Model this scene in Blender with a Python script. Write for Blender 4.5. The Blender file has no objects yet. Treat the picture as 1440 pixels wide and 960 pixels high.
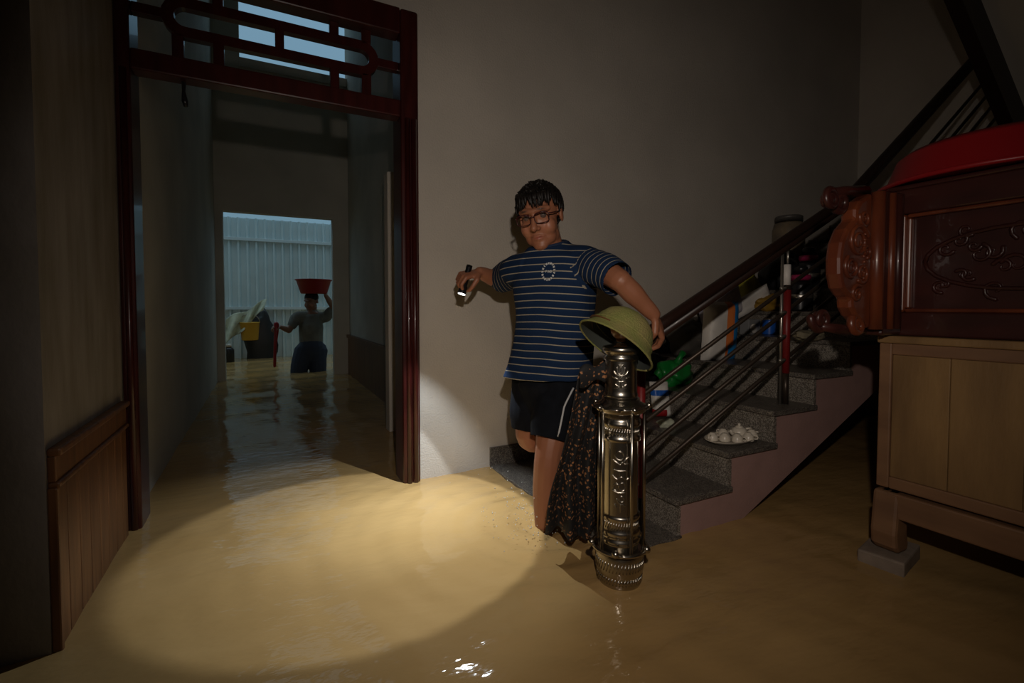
import bpy, bmesh, math, random
import numpy as np
from mathutils import Vector as V, Matrix, noise
from mathutils.bvhtree import BVHTree
R = math.radians
rnd = random.Random(7)
scene = bpy.context.scene
col = scene.collection

# ------------------------------------------------------------------ camera
H = 0.8
cam_d = bpy.data.cameras.new('camera')
cam_d.sensor_width = 36.0
cam_d.lens = 17.0
cam_d.shift_y = -24.0 / 1440.0
cam_d.clip_start = 0.02
cam = bpy.data.objects.new('camera', cam_d)
col.objects.link(cam)
cam.location = (0, 0, H)
cam.rotation_euler = (R(90 - 2.0), 0, R(-27.2))
scene.camera = cam

# ------------------------------------------------------------------ world: dim overcast sky before dawn
w = bpy.data.worlds.new('sky'); scene.world = w
w.use_nodes = True
nt = w.node_tree; nt.nodes.clear()
o_ = nt.nodes.new('ShaderNodeOutputWorld'); b_ = nt.nodes.new('ShaderNodeBackground')
tc_ = nt.nodes.new('ShaderNodeTexCoord'); sp_ = nt.nodes.new('ShaderNodeSeparateXYZ')
rp_ = nt.nodes.new('ShaderNodeValToRGB')
rp_.color_ramp.elements[0].position = 0.0; rp_.color_ramp.elements[0].color = (0.10, 0.175, 0.215, 1)
rp_.color_ramp.elements[1].position = 1.0; rp_.color_ramp.elements[1].color = (0.50, 0.66, 0.72, 1)
q_ = rp_.color_ramp.elements.new(.5); q_.color = (0.125, 0.225, 0.31, 1)
nt.links.new(tc_.outputs['Generated'], sp_.inputs[0]); nt.links.new(sp_.outputs['Z'], rp_.inputs[0])
nt.links.new(rp_.outputs[0], b_.inputs[0]); nt.links.new(b_.outputs[0], o_.inputs[0])
b_.inputs[1].default_value = 1.3

# ------------------------------------------------------------------ lights
def spot(name, loc, target, size, blend, power, color, radius):
    d = bpy.data.lights.new(name, 'SPOT'); d.energy = power; d.color = color
    d.spot_size = R(size); d.spot_blend = blend; d.shadow_soft_size = radius
    o = bpy.data.objects.new(name, d); col.objects.link(o)
    o.location = loc
    o.rotation_euler = (V(target) - V(loc)).to_track_quat('-Z', 'Y').to_euler()
    return o
# head lamp of whoever stands with the photographer, a hand above the lens
spot('head_lamp_light', (0.05, -0.04, 1.10), (1.40, 2.18, 0.70), 112, 1.0, 46, (1.0, 0.88, 0.77), 0.018)
# hand torch: lens position and beam axis
TORCH = V((0.712, 1.830, 0.855)); TAX = V((-.31, -.055, -.95)).normalized()
spot('torch_beam', TORCH + TAX * .004, TORCH + TAX, 70.5, 0.10, 27, (.84, 0.93, 1.0), 0.004)
spot('torch_spill', TORCH + TAX * .004, TORCH + TAX, 99, 0.35, 19, (0.82, 0.92, 1.0), 0.004)
spot('torch_hot_spot', TORCH + TAX * .004, (0.46, 1.84, 0), 60, 1.0, 22, (.74, 0.88, 1.0), 0.004)

vs = scene.view_settings
vs.view_transform = 'Standard'; vs.look = 'None'; vs.gamma = 1.0; vs.exposure = 0.0
vs.use_curve_mapping = False

# ------------------------------------------------------------------ materials
MATS = {}
def mat(name, color, rough=.6, metal=0.0, var=0.0, scale=8.0, bump=0.0, bscale=60.0, spec=.5, color2=None,
        stretch=(1, 1, 1), speck=None, emit=None, trans=0.0, detail=4.0, coat=0.0, ior=1.45):
    if name in MATS: return MATS[name]
    m = bpy.data.materials.new(name); m.use_nodes = True; MATS[name] = m
    n = m.node_tree.nodes; l = m.node_tree.links; p = n['Principled BSDF']
    p.inputs['Roughness'].default_value = rough; p.inputs['Metallic'].default_value = metal
    p.inputs['Specular IOR Level'].default_value = spec; p.inputs['IOR'].default_value = ior
    p.inputs['Transmission Weight'].default_value = trans; p.inputs['Coat Weight'].default_value = coat
    c = (*color, 1); p.inputs['Base Color'].default_value = c
    tc = n.new('ShaderNodeTexCoord'); mp = n.new('ShaderNodeMapping'); mp.inputs['Scale'].default_value = stretch
    l.new(tc.outputs['Object'], mp.inputs[0])
    if var > 0 or color2:
        nz = n.new('ShaderNodeTexNoise'); nz.inputs['Scale'].default_value = scale; nz.inputs['Detail'].default_value = detail
        l.new(mp.outputs[0], nz.inputs[0])
        rp = n.new('ShaderNodeValToRGB'); rp.color_ramp.elements[0].position = .32; rp.color_ramp.elements[1].position = .68
        rp.color_ramp.elements[0].color = c
        rp.color_ramp.elements[1].color = (*color2, 1) if color2 else tuple(min(1, x * (1 + var)) for x in color) + (1,)
        if not color2: rp.color_ramp.elements[0].color = tuple(x * (1 - var) for x in color) + (1,)
        l.new(nz.outputs['Fac'], rp.inputs[0]); last = rp.outputs[0]
        if speck:
            v = n.new('ShaderNodeTexVoronoi'); v.inputs['Scale'].default_value = speck[0]
            l.new(tc.outputs['Object'], v.inputs[0])
            r2 = n.new('ShaderNodeValToRGB'); r2.color_ramp.elements[0].position = 0.42; r2.color_ramp.elements[1].position = .5
            sx = n.new('ShaderNodeSeparateColor'); l.new(v.outputs['Color'], sx.inputs[0]); l.new(sx.outputs[0], r2.inputs[0])
            mx = n.new('ShaderNodeMix'); mx.data_type = 'RGBA'
            l.new(r2.outputs[0], mx.inputs['Factor']); l.new(last, mx.inputs['A']); mx.inputs['B'].default_value = (*speck[1], 1)
            last = mx.outputs['Result']
        l.new(last, p.inputs['Base Color'])
    if bump > 0:
        bn = n.new('ShaderNodeTexNoise'); bn.inputs['Scale'].default_value = bscale; bn.inputs['Detail'].default_value = 3
        l.new(mp.outputs[0], bn.inputs[0])
        bp = n.new('ShaderNodeBump'); bp.inputs['Strength'].default_value = bump; bp.inputs['Distance'].default_value = .01
        l.new(bn.outputs['Fac'], bp.inputs['Height']); l.new(bp.outputs[0], p.inputs['Normal'])
    if emit:
        p.inputs['Emission Color'].default_value = (*emit[0], 1); p.inputs['Emission Strength'].default_value = emit[1]
    return m

PLASTER = mat('plaster', (.50, .455, .40), .85, var=.07, scale=2.5, bump=.25, bscale=120)
PLASTER_IN = mat('plaster_inner', (.48, .465, .41), .85, var=.12, scale=2.0, bump=.2, bscale=90)
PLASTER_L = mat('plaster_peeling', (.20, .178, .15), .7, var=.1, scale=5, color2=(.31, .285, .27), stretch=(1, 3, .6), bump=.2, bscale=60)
CEIL = mat('ceiling_paint', (.45, .42, .38), .9, var=.08)
FLOORM = mat('floor_tile', (.25, .2, .15), .5, var=.1)
LACQ = mat('lacquer_red_brown', (.042, .0065, .0055), .3, var=.3, scale=5, stretch=(6, 6, .8), coat=.25)
WOODW = mat('wainscot_wood', (.20, .088, .034), .45, color2=(.11, .045, .018), scale=5, stretch=(9, 9, .7))
CABW = mat('cabinet_wood', (.29, .168, .062), .55, color2=(.15, .082, .032), scale=2.6, stretch=(3, 3, .7), bump=.1, bscale=40)
CABW2 = mat('cabinet_rail_wood', (.24, .125, .06), .55, color2=(.15, .075, .038), scale=3, stretch=(5, 1, 5))
CARV = mat('carved_rosewood', (.16, .038, .014), .32, color2=(.085, .02, .010), scale=6, stretch=(3, 3, 1), coat=.3)
CARV_SHADE = mat('carved_rosewood_shaded', (.048, .012, .009), .35, color2=(.030, .009, .007), scale=6, stretch=(3, 1, 3), coat=.3)  # same rosewood, darkened: shade of the obliquely lit panel put into the colour
GRAN = mat('granite', (.13, .115, .095), .4, color2=(.20, .18, .15), scale=40, speck=(330, (.055, .045, .04)))
GRANR = mat('granite_riser', (.22, .195, .165), .45, color2=(.30, .27, .23), scale=40, speck=(330, (.09, .075, .06)))
PINK = mat('pink_stringer_paint', (.33, .20, .175), .75, var=.08, scale=9, bump=.15, bscale=150)
STEEL = mat('stainless_steel', (.45, .415, .36), .26, metal=1.0, var=.12, scale=18, bump=.02, bscale=50)
RODM = mat('dark_bronze_tube', (.055, .04, .03), .4, metal=.6)
RAILW = mat('dark_rail_wood', (.022, .010, .007), .4, coat=.05)
REDT = mat('red_tube', (.17, .010, .010), .45)
SILV = mat('silver_tube', (.45, .42, .38), .3, metal=.9)
WHITEP = mat('white_plastic', (.62, .58, .54), .5)
REDP = mat('red_plastic', (.26, .007, .010), .4)
TANP = mat('tan_plastic', (.35, .2, .08), .6)
HATM = mat('helmet_green_cloth', (.17, .185, .045), .85, color2=(.25, .20, .075), scale=11, bump=.5, bscale=220)
HATI = mat('helmet_lining', (.03, .035, .03), .8)
LEATH = mat('brown_leather', (.13, .055, .02), .5)
AMBER = mat('amber_glass_ball', (.35, .16, .06), .12, var=.2, scale=20, coat=.5)
SKINB = mat('black_bag_plastic', (.02, .02, .022), .4)
GREYF = mat('grey_dark_cloth', (.065, .058, .05), .8, var=.25, scale=15)
GREENP = mat('green_bag_plastic', (.005, .15, .024), .35, bump=.5, bscale=30)
CERAM = mat('white_ceramic', (.58, .52, .43), .3)
YELG = mat('yellow_green_plastic', (.36, .33, .03), .5)
BLUEP = mat('blue_plastic', (.01, .09, .42), .35)
BAGW = mat('woven_bag_white', (.60, .57, .53), .5, bump=.3, bscale=30, var=.08)
BAGB = mat('woven_bag_blue', (.01, .20, .52), .45)
BAGO = mat('woven_bag_orange', (.62, .17, .04), .45)
PRNT = mat('printed_bag', (.55, .52, .52), .45, color2=(.28, .27, .38), scale=24)
MAGT = mat('magenta_plastic', (.38, .02, .10), .3)
BLKP = mat('black_plastic', (.012, .012, .014), .3)
DKGL = mat('smoky_jar', (.12, .10, .08), .2, color2=(.22, .17, .11), scale=12)
YELB = mat('yellow_bucket_plastic', (.55, .30, .03), .5)
CLTH = mat('pale_cloth', (.50, .52, .40), .85, var=.25, scale=9, bump=.4, bscale=30)
TIN = mat('fence_sheet_metal', (.62, .72, .74), .5, metal=.15, var=.06, scale=3)
TINR = mat('fence_rail', (.60, .68, .70), .5, metal=.1)
HAIRM = mat('black_hair', (.008, .006, .005), .5, var=.3, scale=40, spec=.3)
FRAME = mat('spectacle_frame', (.05, .012, .012), .3)
EYE = mat('eye', (.10, .07, .06), .15)
NAVY = mat('shorts_black_cloth', (.006, .007, .010), .9, var=.25, scale=30, spec=.15)
WSTR = mat('white_trim', (.5, .5, .5), .7)
EMBW = mat('emblem_white', (.62, .62, .60), .7)
TORCHM = mat('torch_black_metal', (.02, .02, .022), .3, metal=.6)
TLENS = mat('torch_lens', (1, 1, 1), .3, emit=((.95, .98, 1), 12))
GSHIRT = mat('grey_shirt', (.13, .135, .12), .85, var=.25, scale=8)
DKPANT = mat('dark_trousers', (.03, .04, .07), .8)
STONE = mat('foot_stone', (.22, .17, .13), .8, var=.2, scale=20)

def skin_mat():
    m = bpy.data.materials.new('skin'); m.use_nodes = True
    n = m.node_tree.nodes; l = m.node_tree.links; p = n['Principled BSDF']
    a = n.new('ShaderNodeAttribute'); a.attribute_name = 'tint'
    nz = n.new('ShaderNodeTexNoise'); nz.inputs['Scale'].default_value = 35
    mx = n.new('ShaderNodeMix'); mx.data_type = 'RGBA'; mx.blend_type = 'MULTIPLY'; mx.inputs['Factor'].default_value = .35
    l.new(a.outputs['Color'], mx.inputs['A']); l.new(nz.outputs['Color'], mx.inputs['B'])
    l.new(a.outputs['Color'], p.inputs['Base Color'])
    p.inputs['Roughness'].default_value = .48
    p.inputs['Subsurface Weight'].default_value = .08; p.inputs['Subsurface Radius'].default_value = (.012, .005, .003)
    return m
SKIN = skin_mat()

def shirt_mat():
    m = bpy.data.materials.new('striped_knit'); m.use_nodes = True
    n = m.node_tree.nodes; l = m.node_tree.links; p = n['Principled BSDF']
    a = n.new('ShaderNodeAttribute'); a.attribute_name = 'stripe'
    fr = n.new('ShaderNodeMath'); fr.operation = 'FRACT'; l.new(a.outputs['Fac'], fr.inputs[0])
    rp = n.new('ShaderNodeValToRGB'); e = rp.color_ramp.elements
    e[0].position = 0; e[0].color = (.010, .024, .062, 1); e[1].position = .42; e[1].color = (.012, .029, .072, 1)
    for ps, c in ((.45, (.34, .30, .23, 1)), (.55, (.34, .30, .23, 1)), (.58, (.010, .024, .062, 1))):
        q = e.new(ps); q.color = c
    l.new(fr.outputs[0], rp.inputs[0]); l.new(rp.outputs[0], p.inputs['Base Color'])
    p.inputs['Roughness'].default_value = .9; p.inputs['Specular IOR Level'].default_value = .12
    bn = n.new('ShaderNodeTexNoise'); bn.inputs['Scale'].default_value = 300
    bp = n.new('ShaderNodeBump'); bp.inputs['Strength'].default_value = .25; bp.inputs['Distance'].default_value = .003
    l.new(bn.outputs['Fac'], bp.inputs['Height']); l.new(bp.outputs[0], p.inputs['Normal'])
    return m
SHIRT = shirt_mat()

def floral_mat():
    m = bpy.data.materials.new('black_floral_cloth'); m.use_nodes = True
    n = m.node_tree.nodes; l = m.node_tree.links; p = n['Principled BSDF']
    tc = n.new('ShaderNodeTexCoord')
    v = n.new('ShaderNodeTexVoronoi'); v.inputs['Scale'].default_value = 72
    nz = n.new('ShaderNodeTexNoise'); nz.inputs['Scale'].default_value = 130; nz.inputs['Detail'].default_value = 1
    l.new(tc.outputs['Object'], v.inputs[0]); l.new(tc.outputs['Object'], nz.inputs[0])
    ad = n.new('ShaderNodeMath'); ad.operation = 'MULTIPLY_ADD'; ad.inputs[1].default_value = .9
    l.new(nz.outputs['Fac'], ad.inputs[0]); l.new(v.outputs['Distance'], ad.inputs[2])
    rp = n.new('ShaderNodeValToRGB'); e = rp.color_ramp.elements
    e[0].position = .70; e[0].color = (.32, .14, .055, 1); e[1].position = .76; e[1].color = (.008, .008, .009, 1)
    l.new(ad.outputs[0], rp.inputs[0]); l.new(rp.outputs[0], p.inputs['Base Color'])
    p.inputs['Roughness'].default_value = .8
    return m
FLORAL = floral_mat()

def water_mat():
    m = bpy.data.materials.new('muddy_water'); m.use_nodes = True
    n = m.node_tree.nodes; l = m.node_tree.links; p = n['Principled BSDF']
    tc = n.new('ShaderNodeTexCoord')
    nz = n.new('ShaderNodeTexNoise'); nz.inputs['Scale'].default_value = 2.2; nz.inputs['Detail'].default_value = 3
    mp = n.new('ShaderNodeMapping'); mp.inputs['Scale'].default_value = (.7, 1.6, 1); mp.inputs['Rotation'].default_value = (0, 0, .5)
    l.new(tc.outputs['Object'], mp.inputs[0]); l.new(mp.outputs[0], nz.inputs[0])
    rp = n.new('ShaderNodeValToRGB'); e = rp.color_ramp.elements
    e[0].position = .3; e[0].color = (.36, .222, .084, 1); e[1].position = .7; e[1].color = (.42, .266, .108, 1)
    l.new(nz.outputs['Fac'], rp.inputs[0]); l.new(rp.outputs[0], p.inputs['Base Color'])
    p.inputs['Roughness'].default_value = .05; p.inputs['IOR'].default_value = 1.33
    b1 = n.new('ShaderNodeTexNoise'); b1.inputs['Scale'].default_value = 14; b1.inputs['Detail'].default_value = 3
    l.new(mp.outputs[0], b1.inputs[0])
    bp = n.new('ShaderNodeBump'); bp.inputs['Strength'].default_value = .35; bp.inputs['Distance'].default_value = .01
    l.new(b1.outputs['Fac'], bp.inputs['Height']); l.new(bp.outputs[0], p.inputs['Normal'])
    return m
WATER = water_mat()
DROP = mat('water_drop', (.9, .92, .9), .03, trans=.55, ior=1.33)

# ------------------------------------------------------------------ object helpers
def root_loc(p):
    return V((0, 0, 0)) if p is None else root_loc(p.parent) + p.location
def tag(o, label=None, cat=None, group=None, kind=None):
    if label: o['label'] = label
    if cat: o['category'] = cat
    if group: o['group'] = group
    if kind: o['kind'] = kind
    return o
def thing(name, label, cat, loc=(0, 0, 0), group=None, kind=None):
    o = bpy.data.objects.new(name, None); o.empty_display_size = .05
    col.objects.link(o); o.location = loc
    return tag(o, label, cat, group, kind)

class MB:
    def __init__(s): s.v = []; s.f = []; s.mi = []; s.cur = 0
    def add(s, vs, fs):
        o = len(s.v); s.v += [tuple(x) for x in vs]
        for f in fs: s.f.append([i + o for i in f]); s.mi.append(s.cur)
        return s
    def box(s, a, b):
        (x0, y0, z0), (x1, y1, z1) = a, b
        vs = [(x0, y0, z0), (x1, y0, z0), (x1, y1, z0), (x0, y1, z0), (x0, y0, z1), (x1, y0, z1), (x1, y1, z1), (x0, y1, z1)]
        return s.add(vs, [(3, 2, 1, 0), (4, 5, 6, 7), (0, 1, 5, 4), (1, 2, 6, 5), (2, 3, 7, 6), (3, 0, 4, 7)])
    def obox(s, c, ax, ay, az, h):
        c = V(c); ax, ay, az = [V(q).normalized() for q in (ax, ay, az)]
        vs = [c + ax * (h[0] * i) + ay * (h[1] * j) + az * (h[2] * k) for k in (-1, 1) for i, j in ((-1, -1), (1, -1), (1, 1), (-1, 1))]
        return s.add(vs, [(3, 2, 1, 0), (4, 5, 6, 7), (0, 1, 5, 4), (1, 2, 6, 5), (2, 3, 7, 6), (3, 0, 4, 7)])
    def tube(s, pts, rad, n=8, round_ends=False, flat=None):
        pts = [V(p) for p in pts]
        if not isinstance(rad, (list, tuple)): rad = [rad] * len(pts)
        rad = list(rad)
        if round_ends:
            for end in (0, -1):
                d = (pts[0] - pts[1]) if end == 0 else (pts[-1] - pts[-2])
                d.normalize(); r = rad[end]; p = pts[end]
                r = r[0] if isinstance(r, tuple) else r
                ext = [(p + d * r * math.sin(a), max(r * math.cos(a), r * .05)) for a in (R(35), R(65), R(86))]
                if end == 0:
                    for q, rr in ext: pts.insert(0, q); rad.insert(0, rr)
                else:
                    for q, rr in ext: pts.append(q); rad.append(rr)
        t = (pts[1] - pts[0]).normalized()
        u = t.orthogonal().normalized()
        if flat is not None:
            u = (V(flat) - t * V(flat).dot(t)).normalized()
        vs = []; fs = []
        for i, p in enumerate(pts):
            a = pts[max(i - 1, 0)]; b = pts[min(i + 1, len(pts) - 1)]
            t = (b - a).normalized(); u = (u - t * u.dot(t)).normalized(); w_ = t.cross(u)
            r = rad[i]; r1, r2 = r if isinstance(r, tuple) else (r, r)
            for k in range(n):
                an = 2 * math.pi * k / n
                vs.append(p + u * (r1 * math.cos(an)) + w_ * (r2 * math.sin(an)))
        for i in range(len(pts) - 1):
            for k in range(n):
                fs.append((i * n + k, i * n + (k + 1) % n, (i + 1) * n + (k + 1) % n, (i + 1) * n + k))
        fs.append(tuple(range(n - 1, -1, -1))); fs.append(tuple(range((len(pts) - 1) * n, len(pts) * n)))
        return s.add(vs, fs)
    def lathe(s, c, prof, n=24, axis=(0, 0, 1), xdir=None, sx=1.0):
        c = V(c); a = V(axis).normalized(); u = V(xdir) if xdir else a.orthogonal()
        u = (u - a * u.dot(a)).normalized(); w_ = a.cross(u)
        vs = []; fs = []
        for z, r in prof:
            for k in range(n):
                an = 2 * math.pi * k / n
                vs.append(c + a * z + u * (r * sx * math.cos(an)) + w_ * (r * math.sin(an)))
        m = len(prof)
        for i in range(m - 1):
            for k in range(n):
                fs.append((i * n + k, i * n + (k + 1) % n, (i + 1) * n + (k + 1) % n, (i + 1) * n + k))
        fs.append(tuple(range(n - 1, -1, -1))); fs.append(tuple(range((m - 1) * n, m * n)))
        return s.add(vs, fs)
    def ell(s, c, r, M=None, nu=16, nv=10, jitter=0, seed=0, js=6.0):
        c = V(c); vs = []; fs = []
        for j in range(1, nv):
            ph = math.pi * j / nv
            for i in range(nu):
                th = 2 * math.pi * i / nu
                q = V((math.sin(ph) * math.cos(th), math.sin(ph) * math.sin(th), math.cos(ph)))
                k = 1 + jitter * noise.noise(q * js * .3 + V((seed * 7.1, 0, 0))) if jitter else 1
                q = V((q.x * r[0], q.y * r[1], q.z * r[2])) * k
                vs.append(c + (M @ q if M else q))
        top = len(vs); vs.append(c + (M @ V((0, 0, r[2])) if M else V((0, 0, r[2]))))
        bot = len(vs); vs.append(c - (M @ V((0, 0, r[2])) if M else V((0, 0, r[2]))))
        for j in range(nv - 2):
            for i in range(nu):
                fs.append((j * nu + i, (j + 1) * nu + i, (j + 1) * nu + (i + 1) % nu, j * nu + (i + 1) % nu))
        for i in range(nu):
            fs.append((top, i, (i + 1) % nu)); fs.append((bot, (nv - 2) * nu + (i + 1) % nu, (nv - 2) * nu + i))
        return s.add(vs, fs)
    def prism(s, poly, o, ux, uy, d):
        """extrude 2-D poly given in (ux,uy) at origin o along vector d"""
        o, ux, uy, d = V(o), V(ux), V(uy), V(d); n = len(poly)
        a = [o + ux * p[0] + uy * p[1] for p in poly]; b = [p + d for p in a]
        fs = [tuple(range(n)), tuple(range(2 * n - 1, n - 1, -1))] + [(i, n + i, n + (i + 1) % n, (i + 1) % n) for i in range(n)]
        return s.add(a + b, fs)
    def mesh(s, name, off=V((0, 0, 0)), mats=(), smooth=False):
        me = bpy.data.meshes.new(name)
        me.from_pydata([V(q) - off for q in s.v], [], s.f)
        for m in mats: me.materials.append(m)
        me.polygons.foreach_set('material_index', s.mi)
        bm = bmesh.new(); bm.from_mesh(me); bmesh.ops.recalc_face_normals(bm, faces=bm.faces); bm.to_mesh(me); bm.free()
        if smooth: me.shade_smooth()
        me.update()
        return me
    def build(s, name, m, parent=None, smooth=False, bevel=0, loc=None, solid=0, auto=False):
        if not isinstance(m, (list, tuple)): m = [m]
        base = root_loc(parent) if loc is None else V(loc)
        o = bpy.data.objects.new(name, s.mesh(name, base, m, smooth))
        col.objects.link(o); o.parent = parent
        if loc is not None: o.location = V(loc) - root_loc(parent)
        if solid:
            q = o.modifiers.new('solid', 'SOLIDIFY'); q.thickness = solid; q.offset = 0
        if bevel:
            q = o.modifiers.new('bevel', 'BEVEL'); q.width = bevel; q.segments = 2; q.limit_method = 'ANGLE'; q.angle_limit = R(40)
        if auto:
            for p in o.data.polygons: p.use_smooth = True
            q = o.modifiers.new('wn', 'WEIGHTED_NORMAL')
        return o

def place_copy(o, loc, parent=None, name=None):
    c = o.copy(); col.objects.link(c)
    if parent is not None: c.parent = parent
    c.location = V(loc) - root_loc(c.parent)
    return c
def grid_mb(nu, nv, fn):
    m = MB(); vs = [fn(i / nu, j / nv) for j in range(nv + 1) for i in range(nu + 1)]
    fs = [(j * (nu + 1) + i, j * (nu + 1) + i + 1, (j + 1) * (nu + 1) + i + 1, (j + 1) * (nu + 1) + i) for j in range(nv) for i in range(nu)]
    return m.add(vs, fs)
def remesh(mb, voxel, it=3, fac=.5):
    me = mb.mesh('tmp'); o = bpy.data.objects.new('tmp', me); col.objects.link(o)
    q = o.modifiers.new('r', 'REMESH'); q.mode = 'VOXEL'; q.voxel_size = voxel; q.adaptivity = 0
    if it:
        q = o.modifiers.new('s', 'SMOOTH'); q.factor = fac; q.iterations = it
    dg = bpy.context.evaluated_depsgraph_get(); dg.update()
    out = bpy.data.meshes.new_from_object(o.evaluated_get(dg))
    bpy.data.objects.remove(o); bpy.data.meshes.remove(me)
    return out
def link_mesh(name, me, m, parent=None):
    """mesh in world coordinates -> child of parent"""
    base = root_loc(parent)
    co = np.empty(len(me.vertices) * 3, 'f'); me.vertices.foreach_get('co', co)
    co = co.reshape(-1, 3) - np.array(base, 'f'); me.vertices.foreach_set('co', co.ravel())
    me.name = name; me.materials.clear(); me.materials.append(m); me.shade_smooth(); me.update()
    o = bpy.data.objects.new(name, me); col.objects.link(o); o.parent = parent
    return o
def smooth_path(pts, k=6):
    pts = [V(p) for p in pts]; out = []
    for i in range(len(pts) - 1):
        p0 = pts[max(i - 1, 0)]; p1 = pts[i]; p2 = pts[i + 1]; p3 = pts[min(i + 2, len(pts) - 1)]
        for j in range(k):
            t = j / k
            out.append(.5 * ((2 * p1) + (p2 - p0) * t + (2 * p0 - 5 * p1 + 4 * p2 - p3) * t * t + (3 * p1 - p0 - 3 * p2 + p3) * t ** 3))
    out.append(pts[-1]); return out
def smooth_vals(vals, k=6):
    out = []
    for i in range(len(vals) - 1):
        for j in range(k): t = j / k; t = t * t * (3 - 2 * t); out.append(vals[i] * (1 - t) + vals[i + 1] * t)
    out.append(vals[-1]); return out
def limb(mb, pts, rad, k=5, n=14):
    mb.tube(smooth_path(pts, k), smooth_vals(rad, k), n, round_ends=True)

# ------------------------------------------------------------------ the setting
def struct(name, mb, m, bevel=0, smooth=False):
    return tag(mb.build(name, m, None, smooth, bevel), kind='structure')
YW = 2.184; XL = -.45; XR = 4.19; ZC = 3.3
struct('floor', MB().box((-3, -3, -.42), (4.4, 9.2, -.36)), FLOORM)
struct('ceiling', MB().box((-3, -3, ZC), (4.4, 2.2, ZC + .1)), CEIL)
struct('wall_back', MB().box((.636, YW, -.36), (4.4, 2.30, ZC)).box((XL, YW, 2.118), (.636, 2.30, ZC)), PLASTER)
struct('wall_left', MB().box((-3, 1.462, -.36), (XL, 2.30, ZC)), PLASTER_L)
struct('wall_right', MB().box((XR, -3, -.36), (XR + .12, YW, ZC)), PLASTER)
struct('wall_rear', MB().box((-3, -3.1, -.36), (4.4, -3, ZC)), PLASTER)
struct('wall_far_left', MB().box((-3.1, -3.1, -.36), (-3, 2.3, ZC)), PLASTER)
# passage behind the door
struct('wall_passage_left', MB().box((-.57, 2.30, -.36), (XL, 6.2, 4.6)).box((-.57, 2.20, 3.4), (XL, 2.30, 4.6)), PLASTER_IN)
struct('wall_passage_right', MB().box((.92, 2.30, -.36), (1.04, 6.2, 4.6)), PLASTER_IN)
struct('wall_passage_front', MB().box((-.57, 2.20, ZC), (1.04, 2.32, 4.6)), PLASTER_IN)
struct('wall_passage_end', MB().box((XL, 6.08, -.36), (-.375, 6.2, 1.845)).box((.74, 6.08, -.36), (.92, 6.2, 1.845))
       .box((XL, 6.08, 1.845), (.92, 6.2, 3.50)).box((XL, 6.08, 3.50), (-.19, 6.2, 4.6)), PLASTER_IN)
struct('ceiling_passage', MB().box((-.57, 2.2, 4.6), (1.04, 6.2, 4.7)), PLASTER_IN)
struct('trim_1', MB().box((-.19, 6.06, 3.40), (.92, 6.20, 3.501)), PLASTER_IN, .006)
struct('wall_passage_pier', MB().box((.708, 3.10, -.36), (.92, 3.20, 1.66)), PLASTER, .006)
# dark wood dado on the passage wall
dado = struct('trim_2', MB().box((.90, 3.2, -.36), (.92, 6.08, .44)).box((.885, 3.2, .44), (.92, 6.08, .475)), WOODW)
# yard behind the passage
struct('wall_yard_left', MB().box((-2.4, 6.2, -.36), (-2.3, 9.0, 2.4)).box((-2.4, 6.1, -.36), (-.57, 6.2, 3.4)), PLASTER_IN)
struct('wall_yard_right', MB().box((2.7, 6.2, -.36), (2.8, 9.0, 2.4)).box((1.04, 6.1, -.36), (2.8, 6.2, 3.4)), PLASTER_IN)

# plank wainscot on the left wall
wn = tag(bpy.data.objects.new('trim_3', None), kind='structure'); col.objects.link(wn); wn.location = (XL, 1.8, 0)
ys = [1.478, 1.545, 1.63, 1.715, 1.80, 1.885, 1.97, 2.05, 2.118]
for a, b in zip(ys[:-1], ys[1:]):
    MB().box((XL, a + .0015, -.36), (XL + .014, b - .0015, .383)).build('plank', WOODW, wn, bevel=.003)
MB().box((XL, 1.47, .395), (XL + .016, 2.118, .455)).build('rail', WOODW, wn, bevel=.003)
MB().box((XL, 1.468, .381), (XL + .024, 2.118, .395)).build('moulding', WOODW, wn, bevel=.005)
MB().box((XL, 1.466, .455), (XL + .028, 2.118, .475)).build('cap', WOODW, wn, bevel=.006)
MB().box((XL, 1.464, -.36), (XL + .020, 1.480, .383)).build('stile', WOODW, wn, bevel=.004)

# door frame with lattice transom
dr = tag(bpy.data.objects.new('door_1', None), kind='structure'); col.objects.link(dr); dr.location = (.09, YW, 0)
YF = YW - .03; YB = 2.31
def jamb(x0, x1):
    s = 1 if x1 > .3 else -1
    return MB().box((x0, YF, -.36), (x1, YB, 2.118))
j = jamb(.555, .636).build('jamb', LACQ, dr, bevel=.012)
MB().tube([(.583, YF, -.35), (.583, YF, 1.64)], .012, 10).build('bead', LACQ, j, smooth=True)
MB().tube([(.612, YF, -.35), (.612, YF, 1.64)], .014, 10).build('bead', LACQ, j, smooth=True)
j = jamb(-.45, -.405).build('jamb', LACQ, dr, bevel=.01)
MB().tube([(-.425, YF, -.35), (-.425, YF, 1.64)], .011, 10).build('bead', LACQ, j, smooth=True)
MB().box((-.405, YF + .004, 1.645), (.555, YW + .05, 1.718)).build('transom_rail', LACQ, dr, bevel=.006)
MB().box((-.405, YF + .002, 2.005), (.555, YW + .05, 2.118)).build('head_rail', LACQ, dr, bevel=.006)
YA, YC = YW + .01, YW + .045
def bar(x0, z0, x1, z1): MB().box((x0, YA, z0), (x1, YC, z1)).build('lattice_bar', LACQ, dr, bevel=.003)
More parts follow.
